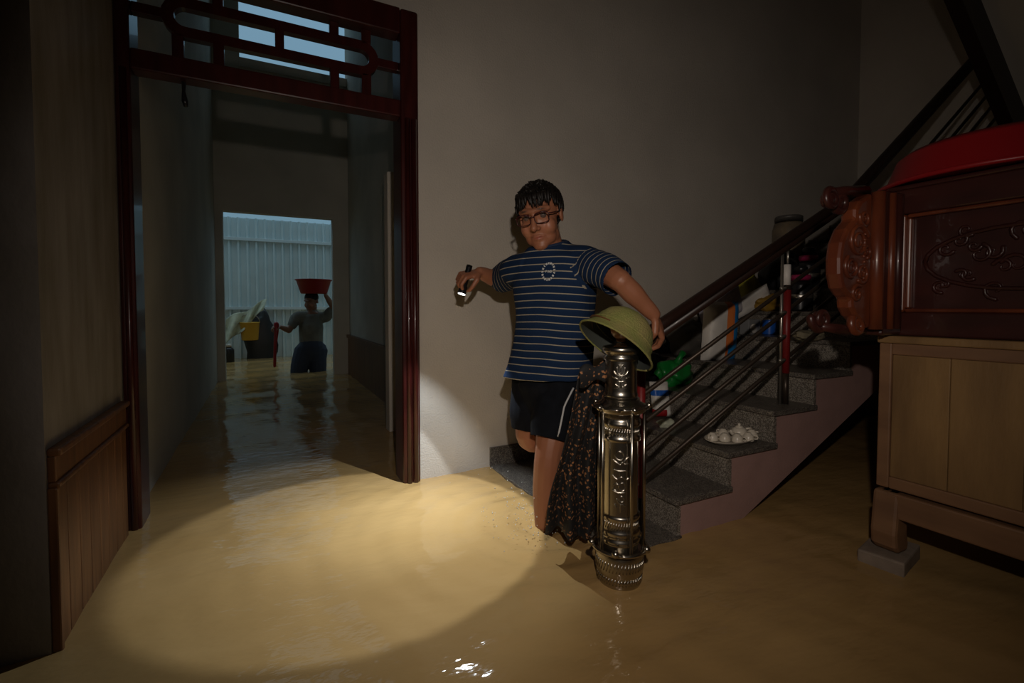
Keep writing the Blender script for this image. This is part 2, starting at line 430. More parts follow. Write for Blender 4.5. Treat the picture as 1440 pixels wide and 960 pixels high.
# stadium ring in the middle row (inner hole between z 1.846 and 1.916)
def stadium(zc, hh, xl, xr, n=10):
    p = [(xr - hh + hh * math.cos(a), zc + hh * math.sin(a)) for a in [R(-90 + 180 * i / n) for i in range(n + 1)]]
    p += [(xl + hh - hh * math.cos(a), zc + hh * math.sin(a)) for a in [R(90 - 180 * i / n) for i in range(n + 1)]]
    return p
ip = stadium(1.881, .035, -.278, .428); op = stadium(1.881, .073, -.318, .468)
m = MB(); n = len(ip)
vs = [(x, y, z) for y in (YA, YC) for (x, z) in ip + op]
fs = []
for i in range(n):
    k = (i + 1) % n
    fs += [(i, k, n + k, n + i), (2 * n + i, 3 * n + i, 3 * n + k, 2 * n + k), (i, 2 * n + i, 2 * n + k, k), (n + i, n + k, 3 * n + k, 3 * n + i)]
m.add(vs, fs); m.build('lattice_oval', LACQ, dr)
for x0, x1 in ((.396, .436), (-.286, -.249)):
    bar(x0, 1.718, x1, 1.818); bar(x0, 1.945, x1, 2.005)
for x0, x1 in ((.267, .303), (-.155, -.119)):
    bar(x0, 1.718, x1, 1.812); bar(x0, 1.950, x1, 2.005)
bar(.059, 1.842, .092, 1.920)
bar(.464, 1.859, .555, 1.897); bar(-.405, 1.859, -.314, 1.897)
# little turned hook hanging under the transom
tag(MB().tube([(-.252, YW + .02, 1.65), (-.253, YW + .02, 1.61), (-.25, YW + .02, 1.575), (-.247, YW + .02, 1.555)], [.008, .006, .011, .007], 8).build('hanging_latch', BLKP, None, True),
    'dark door latch hanging down from the transom rail', 'latch')

# flood water: one rippled sheet through all the rooms
def wave(x, y):
    z = 0
    for k, (dx, dy, L, A, ph) in enumerate(WV): z += A * math.sin((dx * x + dy * y) * 2 * math.pi / L + ph)
    z *= .55 + .45 * noise.noise(V((x * 1.3, y * 1.3, 3.1)))
    r = math.hypot(x - .90, y - 1.53)
    z += .006 * math.exp(-r * 2.6) * math.sin(r * 62) * min(1, r * 9)
    return z
WV = []
for i in range(9):
    a = rnd.uniform(0, math.pi); L = (.62, .45, .34, .27, .21, .17, .13, .11, .5)[i]
    WV.append((math.cos(a), math.sin(a), L, .0042 * L ** .9 * 1.2, rnd.uniform(0, 6)))
wx = np.concatenate([np.linspace(-3, -.6, 24, endpoint=False), np.linspace(-.6, 1.9, 125, endpoint=False), np.linspace(1.9, 4.19, 40)])
wy = np.concatenate([np.linspace(-3, .4, 24, endpoint=False), np.linspace(.4, 2.7, 115, endpoint=False), np.linspace(2.7, 9.0, 140)])
vs = [(float(x), float(y), wave(x, y)) for y in wy for x in wx]
nx = len(wx)
fs = [(j * nx + i, j * nx + i + 1, (j + 1) * nx + i + 1, (j + 1) * nx + i) for j in range(len(wy) - 1) for i in range(nx - 1)]
SOLID = [(-3, 1.50, XL - .04, 6.15), (.67, 2.21, 4.4, 2.27), (.97, 2.2, 4.4, 6.15), (-3, 6.1, -2.33, 9.2), (2.73, 6.1, 4.4, 9.2)]
def dry(f):
    x = sum(vs[i][0] for i in f) / 4; y = sum(vs[i][1] for i in f) / 4
    return any(a < x < c and b < y < d for a, b, c, d in SOLID)
fs = [f for f in fs if not dry(f)]
wo = MB().add(vs, fs).build('flood_water', WATER, None, True)
tag(wo, 'murky yellow-brown floodwater covering the floor through the doorway', 'water', kind='stuff')

# ------------------------------------------------------------------ staircase
RUN = .257; RISE = .1285; X1 = 1.253; Z1 = .137; YS = 1.20
st = thing('staircase', 'granite staircase with pink painted side rising along the wall', 'staircase', (1.25, 1.7, 0))
NS = 11
for k in range(-2, NS):
    x0 = X1 + RUN * k; z = Z1 + RISE * k
    x1 = min(x0 + RUN + .03, XR)
    MB().box((x0, YS, z - .022), (x1, YW - .001, z)).build('tread', GRAN, st, bevel=.004)
    MB().box((x0 + .012, YS + .008, z - RISE), (x0 + .028, YW - .001, z - .022)).build('riser', GRANR, st)
# side stringer: stepped on top, sloping below, real thickness
xe = X1 + RUN * (NS - 1) + RUN
poly = []
for k in range(-2, NS):
    x0 = X1 + RUN * k + .02; z = Z1 + RISE * k - .022
    poly += [(x0, z - RISE + .0), (x0, z)]
poly += [(xe, Z1 + RISE * (NS - 1) - .022)]
sl = .46
zu = lambda x: .041 + sl * (x - 1.707)
poly += [(xe, zu(xe)), (1.707 - .401 / sl, -.36), (X1 - 2 * RUN + .02, -.36)]
MB().prism(poly, (0, YS + .012, 0), (1, 0, 0), (0, 0, 1), (0, .10, 0)).build('stringer', PINK, st)
# sloped slab soffit behind it
MB().prism([(xe, zu(xe) + .05), (xe, zu(xe)), (1.707 - .401 / sl, -.36), (1.707 - .401 / sl + .12, -.36)], (0, YS + .112, 0), (1, 0, 0), (0, 0, 1), (0, YW - YS - .112, 0)).build('soffit', PLASTER, st)
# skirting of granite along the wall beside the lowest steps
for k in range(-1, 5):
    x0 = X1 + RUN * k; z = Z1 + RISE * k
    MB().box((x0 - (.0 if k > -1 else 0), YW - .012, z), (x0 + RUN, YW, z + .092)).build('skirting', GRAN, st)

# upper flight overhead: sloping slab with a dark edge beam
uf = thing('upper_flight', 'plaster underside of the upper stair flight with dark edge', 'staircase', (3.4, .6, 2.1))
sl2 = -.745
def zf(x): return 2.299 + sl2 * (x - 3.141)
MB().prism([(2.3, zf(2.3)), (4.18, zf(4.18)), (4.18, zf(4.18) + .16), (2.3, zf(2.3) + .16)], (0, -.1, 0), (1, 0, 0), (0, 0, 1), (0, 1.20, 0)).build('slab', mat('white_soffit', (.72, .68, .60), .85), uf)
MB().prism([(2.3, zf(2.3) - .20), (4.18, zf(4.18) - .20), (4.18, zf(4.18) + .2), (2.3, zf(2.3) + .2)], (0, 1.10, 0), (1, 0, 0), (0, 0, 1), (0, .06, 0)).build('edge_beam', RAILW, uf)

# ------------------------------------------------------------------ railing
YR = 1.28
rl = thing('stair_railing', 'dark stair railing of slanted rods under a wooden handrail', 'railing', (1.2, YR, 0))
def zr(x): return .793 + .495 * (x - 1.355)
XK = 2.36
path = [(1.13, YR, zr(1.13)), (1.3, YR, zr(1.3)), (XK, YR, zr(XK)), (XK + .05, YR, zr(XK) + .03), (3.95, YR, zr(XK) + .745 * (3.95 - XK))]
hr = MB().tube(path, [(.024, .020)] * 5, 14, flat=(0, 1, 0)).build('handrail', RAILW, rl, True)
MB().tube([(1.16, YR, zr(1.16) - .036), (XK, YR, zr(XK) - .036), (3.95, YR, zr(XK) - .036 + .745 * (3.95 - XK))], [(.013, .016)] * 3, 8, flat=(0, 1, 0)).build('under_rail', RAILW, rl, True)
for dz in (.205, .305, .405, .505):
    MB().tube([(1.17, YR, zr(1.17) - dz), (XK, YR, zr(XK) - dz), (3.95, YR, zr(XK) - dz + .745 * (3.95 - XK))], .0085, 8).build('rod', RODM, rl, True)
# posts
def post(x, zb, red, white):
    zt = zr(x) - .03
    p = MB().tube([(x - .024, YR, zb), (x - .024, YR, zt)], .006, 8).build('post', SILV, rl, True)
    MB().tube([(x + .012, YR, zb), (x + .012, YR, zb + .13)], .013, 10).build('post_foot', RODM, p, True)
    MB().tube([(x + .012, YR, zb + .13), (x + .012, YR, zb + red)], .0145, 12).build('red_sleeve', REDT, p, True)
    if white:
        MB().tube([(x + .004, YR, zb + red + .02), (x + .004, YR, zb + red + .105)], .017, 12).build('white_sleeve', WHITEP, p, True)
        MB().tube([(x + .012, YR, zb + red + .1), (x + .012, YR, zt)], .005, 8).build('tip_rod', SILV, p, True)
    for i in range(4):
        z = zr(x) - (.205, .305, .405, .505)[i]
        if z > zb: MB().tube([(x - .035, YR - .002, z), (x + .035, YR - .002, z)], .006, 8).build('clamp', SILV, p, True)
post(1.945, Z1 + 2 * RISE, .48, True)
post(1.150, Z1 - RISE, .60, False)

# ------------------------------------------------------------------ newel post
NC = V((.915, 1.093, 0)); NK = .875   # NK scales the radii
nf = V((-.635, -.772, 0)); nr = V((.772, -.635, 0))
nw = thing('newel_post', 'ornate embossed stainless steel newel post standing in the water', 'newel post', (NC.x, NC.y, 0))
prof = [(-.36, .06), (-.02, .062), (0, .066), (.012, .072), (.02, .067), (.045, .0775), (.085, .0775), (.098, .070), (.108, .070)]
MB().lathe(NC, [(z, r * NK) for z, r in prof], 40).build('base', STEEL, nw, True, auto=True)
prof = [(.108, .060), (.125, .061), (.128, .066), (.138, .066), (.141, .061), (.150, .061), (.153, .067), (.165, .067), (.168, .0605), (.195, .0605), (.198, .066), (.208, .066), (.211, .0585),
        (.42, .0585), (.423, .066), (.434, .066), (.437, .060), (.462, .060), (.465, .066), (.476, .066), (.479, .062), (.50, .062)]
MB().lathe(NC, [(z, r * NK) for z, r in prof], 40).build('shaft', STEEL, nw, True, auto=True)
prof = [(.498, .06), (.50, .072), (.505, .081), (.515, .084), (.523, .080), (.53, .066), (.536, .060), (.541, .0545)]
MB().lathe(NC, [(z, r * NK) for z, r in prof], 40).build('collar', STEEL, nw, True, auto=True)
prof = [(.536, .052), (.55, .056), (.556, .0525), (.565, .0515), (.648, .0515), (.651, .057), (.660, .057), (.663, .0525), (.668, .0525), (.672, .060), (.682, .063), (.690, .058), (.694, .030), (.700, .021), (.712, .019)]
MB().lathe(NC, [(z, r * NK) for z, r in prof], 40).build('cap', STEEL, nw, True, auto=True)
MB().ell(NC + V((0, 0, .738)), (.031, .031, .031), nu=24, nv=14).build('finial_ball', AMBER, nw, True)
def on_cyl(r, a, z):
    r = r * NK
    return NC + nf * (r * math.cos(R(a))) + nr * (r * math.sin(R(a))) + V((0, 0, z))
for z, r, t in ((.110, .088, .0055), (.517, .086, .0045)):
    MB().tube([on_cyl(r, a, z) for a in range(0, 361, 10)], t, 8).build('ring', STEEL, nw, True)
for a in (27, 99, 171, 243, 315):
    rd = MB().tube([on_cyl(.0785, a, .108), on_cyl(.0785, a, .52)], .0052, 8).build('rod', STEEL, nw, True)
    MB().ell(on_cyl(.093, a, .519), (.0088,) * 3, nu=12, nv=8).build('knob', STEEL, rd, True)
for a in (-8, 66, 138, 210, 284):
    MB().ell(on_cyl(.094, a, .118), (.011,) * 3, nu=12, nv=8).build('knob', STEEL, nw, True)
def hatch(z0, z1, r, na, name='hatched_band'):
    m = MB()
    for i in range(na):
        a = 360 * i / na
        m.tube([on_cyl(r, a, z0), on_cyl(r, a + 7, z1)], .0017, 5)
    m.build(name, STEEL, nw, True)
hatch(.440, .460, .0605, 44); hatch(.055, .082, .0780, 44); hatch(.018, .036, .0735, 44); hatch(.172, .192, .061, 44)
def relief(r, strokes, name, w=.0022):
    m = MB()
    for s in strokes:
        p = smooth_path([V((a, z, 0)) for a, z in s], 4)
        m.tube([on_cyl(r, q.x, q.y) for q in p], w, 6, round_ends=True)
    m.build(name, STEEL, nw, True)
def ringst(a, z, ra, rz): return [(a + ra * math.cos(t), z + rz * math.sin(t)) for t in [i * math.pi / 4 for i in range(9)]]
st1 = [ringst(-2, .385, 13, .012), [(-24, .372), (-12, .366), (0, .360), (6, .366)], [(10, .366), (18, .376), (26, .381)], [(14, .362), (26, .363)],
       [(-22, .345), (-5, .342), (14, .343)], [(-18, .345), (-20, .325)], [(0, .342), (0, .322)], [(12, .343), (22, .340)], [(-24, .328), (-10, .318), (4, .325), (18, .317), (26, .322)],
       ringst(-12, .295, 9, .010), ringst(7, .297, 10, .011), [(-24, .285), (-8, .280), (14, .281)], ringst(5, .262, 8, .008), [(-10, .262), (-2, .250), (10, .246), (20, .240)], [(-16, .246), (-12, .238)], [(2, .246), (2, .226)]]
relief(.0588, st1, 'embossed_ornament')
st2 = [[(0, .575), (0, .64)], ringst(-10, .607, 8, .008)]
for s in (-1, 1):
    st2 += [[(0, .60), (s * 10, .615), (s * 14, .632)], [(0, .61), (s * 16, .612), (s * 26, .622)], [(0, .592), (s * 14, .594), (s * 20, .586), (s * 12, .580)], [(0, .63), (s * 6, .640)], [(s * 6, .578), (s * 22, .574)], [(s * 20, .602), (s * 32, .606)]]
relief(.0518, st2, 'embossed_flower')

# ------------------------------------------------------------------ pith helmet on the newel
hc = V((.917, 1.096, .716)); HK = .86
rgt = V((.889, -.457, 0)); fwd = V((.457, .889, 0)); upz = V((0, 0, 1))
hax = (rgt * .56 + upz * .76 + fwd * .30).normalized()        # dome axis
hlo = (rgt * .78 - upz * .62).normalized(); hlo = (hlo - hax * hlo.dot(hax)).normalized()
hat = thing('pith_helmet', 'olive green pith helmet tilted over the top of the steel newel', 'helmet', hc)
prof = [(-.038, .121), (-.028, .114), (-.012, .104), (.004, .095), (.032, .089), (.060, .077), (.082, .055), (.094, .029), (.098, .005)]
prof_in = [(.092, .005), (.079, .050), (.057, .072), (.030, .084), (.002, .090), (-.015, .100), (-.031, .111), (-.041, .119)]
ho = MB(); ho.lathe(hc, [(z * HK, r * HK) for z, r in prof], 44, hax, hlo, 1.15)
ho.f = ho.f[:-2]; ho.mi = ho.mi[:-2]
top = ho.f
crown = ho.build('crown', HATM, hat, True)
hi = MB(); hi.lathe(hc, [(z * HK, r * HK) for z, r in prof_in], 44, hax, hlo, 1.15); hi.f = hi.f[:-2]; hi.mi = hi.mi[:-2]
hi.build('lining', HATI, hat, True)
M44 = 44
u_ = hlo; w_ = hax.cross(hlo)
def hrim(r, z, k):
    r *= HK; z *= HK; an = 2 * math.pi * k / 36; return hc + hax * z + u_ * (r * 1.15 * math.cos(an)) + w_ * (r * math.sin(an))
MB().tube([hrim(.120, -.039, k) for k in range(37)], .0032, 6).build('brim_binding', HATM, hat, True)
MB().tube([hrim(.0945, .006, k) for k in range(37)], [(.003, .006)] * 37, 6).build('hat_band', HATM, hat, True)
MB().ell(hc + hax * .100 * HK, (.009, .009, .007), nu=12, nv=8).build('top_button', HATM, hat, True)
MB().tube(smooth_path([hrim(.106, -.012, 23), hrim(.104, -.007, 20), hrim(.102, -.004, 17), hrim(.106, -.012, 13)], 5), [(.0015, .005)] * 16, 6).build('chin_strap', LEATH, hat, True)

# ------------------------------------------------------------------ floral dress hanging on the newel
A = V((.815, 1.16, .605)); B = V((.955, 1.165, .625)); Cc = V((.800, 1.335, .06)); D = V((1.02, 1.26, .045))
def dress(u, v):
    p = A.lerp(B, u).lerp(Cc.lerp(D, u), v ** .9)
    amp = .004 + .026 * v ** .7
    p += V((-.5, -.85, 0)) * (amp * math.sin(u * 22 + v * 1.6 + 1.1 * math.sin(v * 4)) + .012 * noise.noise(V((u * 4, v * 5, 1))))
    p += V((.85, -.5, 0)) * (.012 * math.sin(v * 7 + u * 3) * v)
    if v > .9: p.z += .03 * math.sin(u * 9 + .6) * (v - .9) * 10 * .6
    if v < .25: p.z += .02 * math.sin(u * 13) * (1 - v * 4)
    return p
dm = grid_mb(64, 70, dress).build('floral_dress', FLORAL, None, True, loc=(.9, 1.25, .05), solid=.003)
tag(dm, 'black dress with small orange flowers hanging beside the steel newel', 'dress')
bundle = grid_mb(36, 16, lambda u, v: V((.80 + .17 * u, 1.135 - .01 * u, .60 + .03 * u)) + V((0, -.5, .85)) * 0 + V((-.4, -.6, 0)) * (.026 * math.sin(v * 2 * math.pi + .4 * math.sin(u * 9))) + V((0, 0, .028 + .008 * math.sin(u * 14))) * math.cos(v * 2 * math.pi)).build('gathered_waist', FLORAL, dm, True)

# ------------------------------------------------------------------ cabinet on the right
XC = 1.722; YCB = .822
cb = thing('wooden_cabinet', 'light brown wooden cabinet standing on a low base frame', 'cabinet', (2.1, .2, 0))
Y0 = -.45; XB = 2.45
def cbox(name, a, b, m=CABW, bev=.004): return MB().box(a, b).build(name, m, cb, bevel=bev)
cbox('body', (XC + .012, Y0, .240), (XB, YCB - .012, .690))
cbox('top_board', (XC - .006, Y0 - .01, .690), (XB, YCB + .004, .713))
cbox('stile', (XC, YCB - .034, .238), (XC + .02, YCB, .690), CABW2)
cbox('top_rail', (XC, Y0, .655), (XC + .02, YCB - .034, .690), CABW2)
cbox('bottom_rail', (XC, Y0, .238), (XC + .02, YCB - .034, .275), CABW2)
yy = [YCB - .034, .645, .49, .33, .17, .0, -.18]
for a, b in zip(yy[:-1], yy[1:]):
    cbox('panel_board', (XC + .006, b + .001, .275), (XC + .014, a - .001, .655), CABW, .002)
base = cbox('base_frame', (XC - .004, Y0, .150), (XC + .035, YCB - .03, .228), CABW2, .006)
MB().box((XC + .0, YCB - .036, .150), (XB, YCB - .01, .228)).build('base_side', CABW2, base, bevel=.006)
def leg(y):
    p = [(0, .228), (-.008, .16), (-.014, .10), (-.008, .06), (.010, .04), (.062, .04), (.070, .06), (.060, .10), (.060, .150), (.06, .228)]
    return MB().prism([(q[0], q[1]) for q in p], (XC - .004, y - .07, 0), (1, 0, 0), (0, 0, 1), (0, .072, 0)).build('leg', CABW2, cb, bevel=.01)
leg(YCB + .004); leg(.10)
tag(MB().obox((1.765, .80, .005), (.98, .2, 0), (-.2, .98, 0), (0, 0, 1), (.095, .06, .033)).build('foot_block', STONE, None, bevel=.006, loc=(1.765, .80, 0)),
    'small stone block under the far leg of the wooden cabinet', 'stone block')
tag(MB().obox((1.765, .07, .005), (.98, .1, 0), (-.1, .98, 0), (0, 0, 1), (.095, .06, .033)).build('foot_block', STONE, None, bevel=.006, loc=(1.765, .07, 0)),
    'stone block under the near leg of the wooden cabinet', 'stone block')

# ------------------------------------------------------------------ carved rosewood chest on the cabinet
ch = thing('carved_chest', 'dark carved rosewood chest with scroll ear lying on the cabinet', 'chest', (2.1, .2, .713))
def hb(name, a, b, m=CARV_SHADE, bev=.005, par=ch): return MB().box(a, b).build(name, m, par, bevel=bev)
XP = XC + .03
hb('body', (XP + .02, Y0, .714), (2.42, YCB - .02, 1.15))
hb('top_rail', (XP - .005, Y0, 1.085), (XP + .025, YCB - .02, 1.160))
hb('bottom_rail', (XP - .005, Y0, .714), (XP + .025, YCB - .02, .785))
hb('top_board', (XP - .012, Y0, 1.158), (2.43, YCB + .0, 1.172))
hb('stile', (XP - .005, YCB - .05, .785), (XP + .025, YCB - .012, 1.085), CARV, .008)
for z0, z1, y0, y1 in ((1.073, 1.085, Y0, YCB - .05), (.785, .797, Y0, YCB - .05), (.797, 1.073, YCB - .062, YCB - .05)):
    hb('moulding', (XP + .002, y0, z0), (XP + .022, y1, z1), CARV, .005)
# carved relief on the recessed panel: scrolls, leaves
m = MB()
def cr(y, z): return V((XP + .018, y, z))
for k in range(26):
    cy, cz = rnd.uniform(.30, .70), rnd.uniform(.84, 1.03); rr = rnd.uniform(.012, .03); a0 = rnd.uniform(0, 6)
    pts = [cr(cy + rr * (1 - t / 14) * math.cos(a0 + t * .55), cz + rr * (1 - t / 14) * math.sin(a0 + t * .55)) for t in range(12)]
    m.tube(pts, [.006 - .0003 * i for i in range(12)], 6, round_ends=True)
pts = [cr(.52 + .21 * math.cos(t * math.pi / 12), .935 + .085 * math.sin(t * math.pi / 12)) for t in range(25)]
m.tube(pts, .006, 6)
m.build('carved_relief', CARV_SHADE, ch, True)
# corner pillar with columns, facing the camera
hb('pillar', (1.640, YCB - .045, .716), (XP, YCB + .03, 1.150), CARV_SHADE, .008)
MB().tube([(1.622, YCB - .035, .735), (1.622, YCB - .035, 1.140)], .019, 14).build('column', CARV, ch, True)
MB().tube([(1.675, YCB - .047, .735), (1.675, YCB - .047, 1.140)], .011, 12).build('column', CARV, ch, True)
MB().tube([(1.715, YCB - .047, .735), (1.715, YCB - .047, 1.140)], .012, 12).build('column', CARV_SHADE, ch, True)
# scroll ear board
outl = [(1.605, 1.140), (1.545, 1.110), (1.520, 1.083), (1.518, 1.055), (1.480, 1.025), (1.455, .985), (1.446, .940), (1.448, .895), (1.462, .855), (1.488, .835), (1.505, .825), (1.508, .800), (1.530, .775), (1.565, .755), (1.608, .735)]
MB().prism([(p[0], p[1]) for p in outl], (0, YCB - .03, 0), (1, 0, 0), (0, 0, 1), (0, .045, 0)).build('ear_board', CARV, ch, bevel=.010)
m = MB()
for (cx_, cz_, rr, tw, a0) in ((1.535, .99, .05, 2.0, .4), (1.50, .915, .035, 2.0, 2.2), (1.555, .90, .03, 1.6, 4), (1.53, .84, .026, 1.6, 1), (1.56, 1.06, .026, 1.7, 3), (1.575, .965, .02, 1.5, 5)):
    q = []
    for t in range(26):
        f = t / 25; r_ = rr * (1 - .85 * f); q.append(V((cx_ + r_ * math.cos(a0 + tw * 2 * math.pi * f), YCB - .031, cz_ + r_ * math.sin(a0 + tw * 2 * math.pi * f))))
    m.tube(q, [.0065 - .004 * t / 25 for t in range(26)], 6, round_ends=True)
for t in range(9): m.ell((1.560 + .003 * math.sin(t), YCB - .032, .885 + .016 * t), (.0045, .005, .0045), nu=8, nv=6)
m.build('ear_carving', CARV, ch, True)
# volutes above and below the ear
def volute(name, c, r, turns, y, w_, m, a0=0):
    mb = MB(); q = []; rd = []
    for t in range(40):
        f = t / 39; q.append(V((c[0] + r * (1 - .8 * f) * math.cos(a0 + turns * 2 * math.pi * f), y - .012 * math.sin(f * 3), c[1] + r * (1 - .8 * f) * math.sin(a0 + turns * 2 * math.pi * f)))); rd.append((w_ * (1 - .55 * f), w_ * (1 - .4 * f)))
    mb.tube(q, rd, 8, round_ends=True)
    mb.ell((c[0], y, c[1]), (r * .75, .018, r * .75), nu=14, nv=8)
    mb.build(name, m, ch, True)
volute('volute', (1.430, 1.105), .032, 1.6, YCB + .0, .012, CARV_SHADE)
volute('volute', (1.490, 1.105), .034, 1.5, YCB + .01, .013, CARV_SHADE, 2)
volute('volute', (1.555, .748), .030, 1.5, YCB - .01, .014, CARV, 1)
volute('volute', (1.430, .765), .034, 1.7, YCB + .02, .012, CARV_SHADE, 3)
MB().tube([(1.43, YCB, 1.125), (1.52, YCB, 1.14), (1.62, YCB, 1.15)], [.012, .015, .018], 8).build('scroll_arm', CARV_SHADE, ch, True)
MB().tube([(1.43, YCB + .01, .745), (1.52, YCB, .735), (1.62, YCB, .735)], [.012, .016, .018], 8).build('scroll_arm', CARV_SHADE, ch, True)

# upturned red basin on the chest
bc = V((2.00, .63, 1.172))
bs = thing('plastic_basin', 'large red plastic basin turned upside down on the carved chest', 'basin', bc)
MB().lathe(bc, [(0.004, .318), (.004, .296), (.10, .262), (.118, .240), (.119, .02)][::1] , 48).build('bowl', REDP, bs, True, auto=True)
MB().tube([bc + V((.312 * math.cos(a), .312 * math.sin(a), .008)) for a in [i * math.pi / 24 for i in range(49)]], .0075, 8).build('rim', REDP, bs, True)
tag(MB().obox((1.80, .47, 1.180), (.3, 1, 0), (-1, .3, 0), (0, 0, 1), (.06, .012, .008)).build('wood_strip', TANP, None, bevel=.003, loc=(1.80, .47, 1.172)),
    'short tan strip of wood lying by the rim of the red basin', 'wood strip')

# ------------------------------------------------------------------ things left on the steps
def tz(k): return Z1 + RISE * (k - 1)
# oval plate with tea set, tread 2
pc = V((1.665, 1.31, tz(2)))
tag(MB().lathe(pc, [(0, .045), (.004, .062), (.016, .078), (.019, .080), (.017, .074), (.007, .058), (.006, .01)], 36, (0, 0, 1), (1, .12, 0), 1.75).build('oval_plate', CERAM, None, True, loc=pc),
    'oval white plate holding a tea set on a granite step', 'plate')
tp = thing('teapot', 'small white teapot on the oval plate on the stairs', 'teapot', pc + V((.045, .0, .008)))
c = pc + V((.045, .0, .008))
MB().lathe(c, [(0, .018), (.008, .028), (.022, .032), (.036, .026), (.042, .017)], 24).build('body', CERAM, tp, True)
MB().lathe(c + V((0, 0, .042)), [(0, .018), (.004, .014), (.007, .004), (.012, .006), (.016, .003)], 16).build('lid', CERAM, tp, True)
MB().tube([c + V((.028, -.01, .034)), c + V((.050, -.014, .036)), c + V((.056, -.014, .020)), c + V((.030, -.01, .010))], .0045, 8).build('handle', CERAM, tp, True)
MB().tube([c + V((-.026, 0, .014)), c + V((-.044, 0, .022)), c + V((-.052, 0, .036))], [.009, .006, .004], 8).build('spout', CERAM, tp, True)
cb_m = MB().lathe((0, 0, 0), [(0, .0215), (.004, .0215), (.018, .0195), (.026, .0140), (.027, .0105), (.0305, .0105), (.0305, .002)], 20).mesh('cup_body', mats=[CERAM], smooth=True)
ch_m = MB().tube([(.019, 0, .007), (.031, 0, .008), (.034, 0, .015), (.030, 0, .021), (.017, 0, .021)], .0028, 6).mesh('cup_handle', mats=[CERAM], smooth=True)
for i, (dx, dy, rz) in enumerate(((-.055, -.012, 2.5), (-.02, -.042, -1.2), (.0, .040, 1.5), (.092, -.022, -.5), (-.088, .018, 3.4), (.035, -.05, -.9))):
    t_ = thing('teacup', 'small white teacup turned down on the oval plate', 'teacup', pc + V((dx, dy, .009)), 'teacups on the oval plate')
    t_.rotation_euler.z = rz
    for nme, me_ in (('cup_body', cb_m), ('cup_handle', ch_m)):
        o = bpy.data.objects.new(nme, me_); col.objects.link(o); o.parent = t_
# slipper-like pale cloth
def blob(name, c, r, m, label, cat, jit=.25, seed=1, nu=24, nv=14, M=None, js=6):
    c = V(c)
    o = MB().ell(c, r, M, nu, nv, jit, seed, js).build(name, m, None, True, loc=c - V((0, 0, r[2] * .98)))
    return tag(o, label, cat)
blob('folded_rag', (1.60, 1.60, tz(2) + .016), (.045, .03, .018), CLTH, 'small crumpled pale rag on the step beside the red tube', 'rag', .4, 3)
# milk-like pouch: white with blue band and red foot
pm = V((1.735, 1.74, tz(2)))
pc_ = thing('food_pouch', 'white plastic pouch with blue band and red corner leaning on the step', 'pouch', pm)
def pillow(mb, c, ux, uy, uz, w_, h_, d_, nu=14, nv=18, pick=None, puff=.5):
    c, ux, uy, uz = V(c), V(ux).normalized(), V(uy).normalized(), V(uz).normalized()
    for sgn in (1, -1):
        base = len(mb.v); 
        for j in range(nv + 1):
            for i in range(nu + 1):
                a = 2 * i / nu - 1; b = 2 * j / nv - 1
                k = max(0, (1 - a ** 4)) ** puff * max(0, (1 - b ** 6)) ** puff
                wr = .10 * noise.noise(V((a * 3, b * 3, sgn * 5 + c.x)))
                mb.v.append(tuple(c + ux * (a * w_ * (1 + .03 * wr)) + uy * (b * h_) + uz * (sgn * d_ * k * (1 + wr))))
        for j in range(nv):
            for i in range(nu):
                f = [base + j * (nu + 1) + i, base + j * (nu + 1) + i + 1, base + (j + 1) * (nu + 1) + i + 1, base + (j + 1) * (nu + 1) + i]
                mb.f.append(f if sgn > 0 else f[::-1]); mb.mi.append(pick((i + .5) / nu, (j + .5) / nv) if pick else 0)
m = MB()
pillow(m, pm + V((-.015, .02, .088)), rgt, V((.12, .3, 1)), -fwd, .045, .085, .028, pick=lambda u, v: 1 if (.62 < v < .78 and abs(u - .5) < .6) else (2 if v < .22 and u < .75 else 0))
m.build('pouch', [BAGW, BLUEP, REDP], pc_, True)
# green plastic bag near the wall
gb = V((1.915, 1.86, tz(3)))
g = thing('plastic_bag', 'knotted bright green plastic bag on the stairs', 'plastic bag', gb)
MB().ell(gb + V((0, 0, .062)), (.105, .07, .068), None, 32, 18, .45, 5, 7).build('body', GREENP, g, True)
MB().tube([gb + V((.0, -.02, .11)), gb + V((.01, -.03, .15)), gb + V((.03, -.03, .17))], [.03, .012, .02], 9).build('knot', GREENP, g, True)
blob('rubbish_sack', (1.885, 2.03, tz(3) + .08), (.115, .1, .085), SKINB, 'black plastic sack lying against the wall behind the green bag', 'sack', .4, 8)
# dark cloth bundle by the hand
cl = V((2.10, 1.95, tz(4)))
blob('cloth_bundle', (2.135, 1.97, tz(4) + .10), (.125, .10, .10), GREYF, 'dark grey bundle of cloth on the stairs behind the handrail', 'bundle', .4, 9)
# tall woven sack: white / orange / blue
sc = V((2.18, 1.80, tz(4)))
sk = thing('printed_sack', 'upright white sack with orange and blue stripes on the stairs', 'sack', sc)
m = MB()
pillow(m, sc + V((0, 0, .15)), rgt + V((0, .25, 0)), V((.12, .03, 1)), -fwd, .105, .16, .06, pick=lambda u, v: 2 if u > .80 or (u > .62 and v < .30) else (1 if u > .58 else 0))
m.build('sack_body', [BAGW, BAGO, BAGB], sk, True)
m = MB()
for i in range(5): m.obox(sc + V((.083 + .004 * i, -.04, .07 + .033 * i)) - fwd * .052, rgt, (0, 0, 1), fwd, (.012, .008, .003))
pb = V((2.36, 1.93, tz(5)))
m = MB()
pillow(m, pb + V((-.02, .0, .155)), rgt + V((0, 0, .45)), V((-.35, 0, 1)), -fwd, .13, .085, .05, pick=lambda u, v: 1 if abs(u - .55) < .1 and .2 < v < .6 else 0)
tag(m.build('printed_bag', [PRNT, YELG], None, True, loc=pb), 'crumpled pale printed plastic bag behind the striped sack', 'bag')
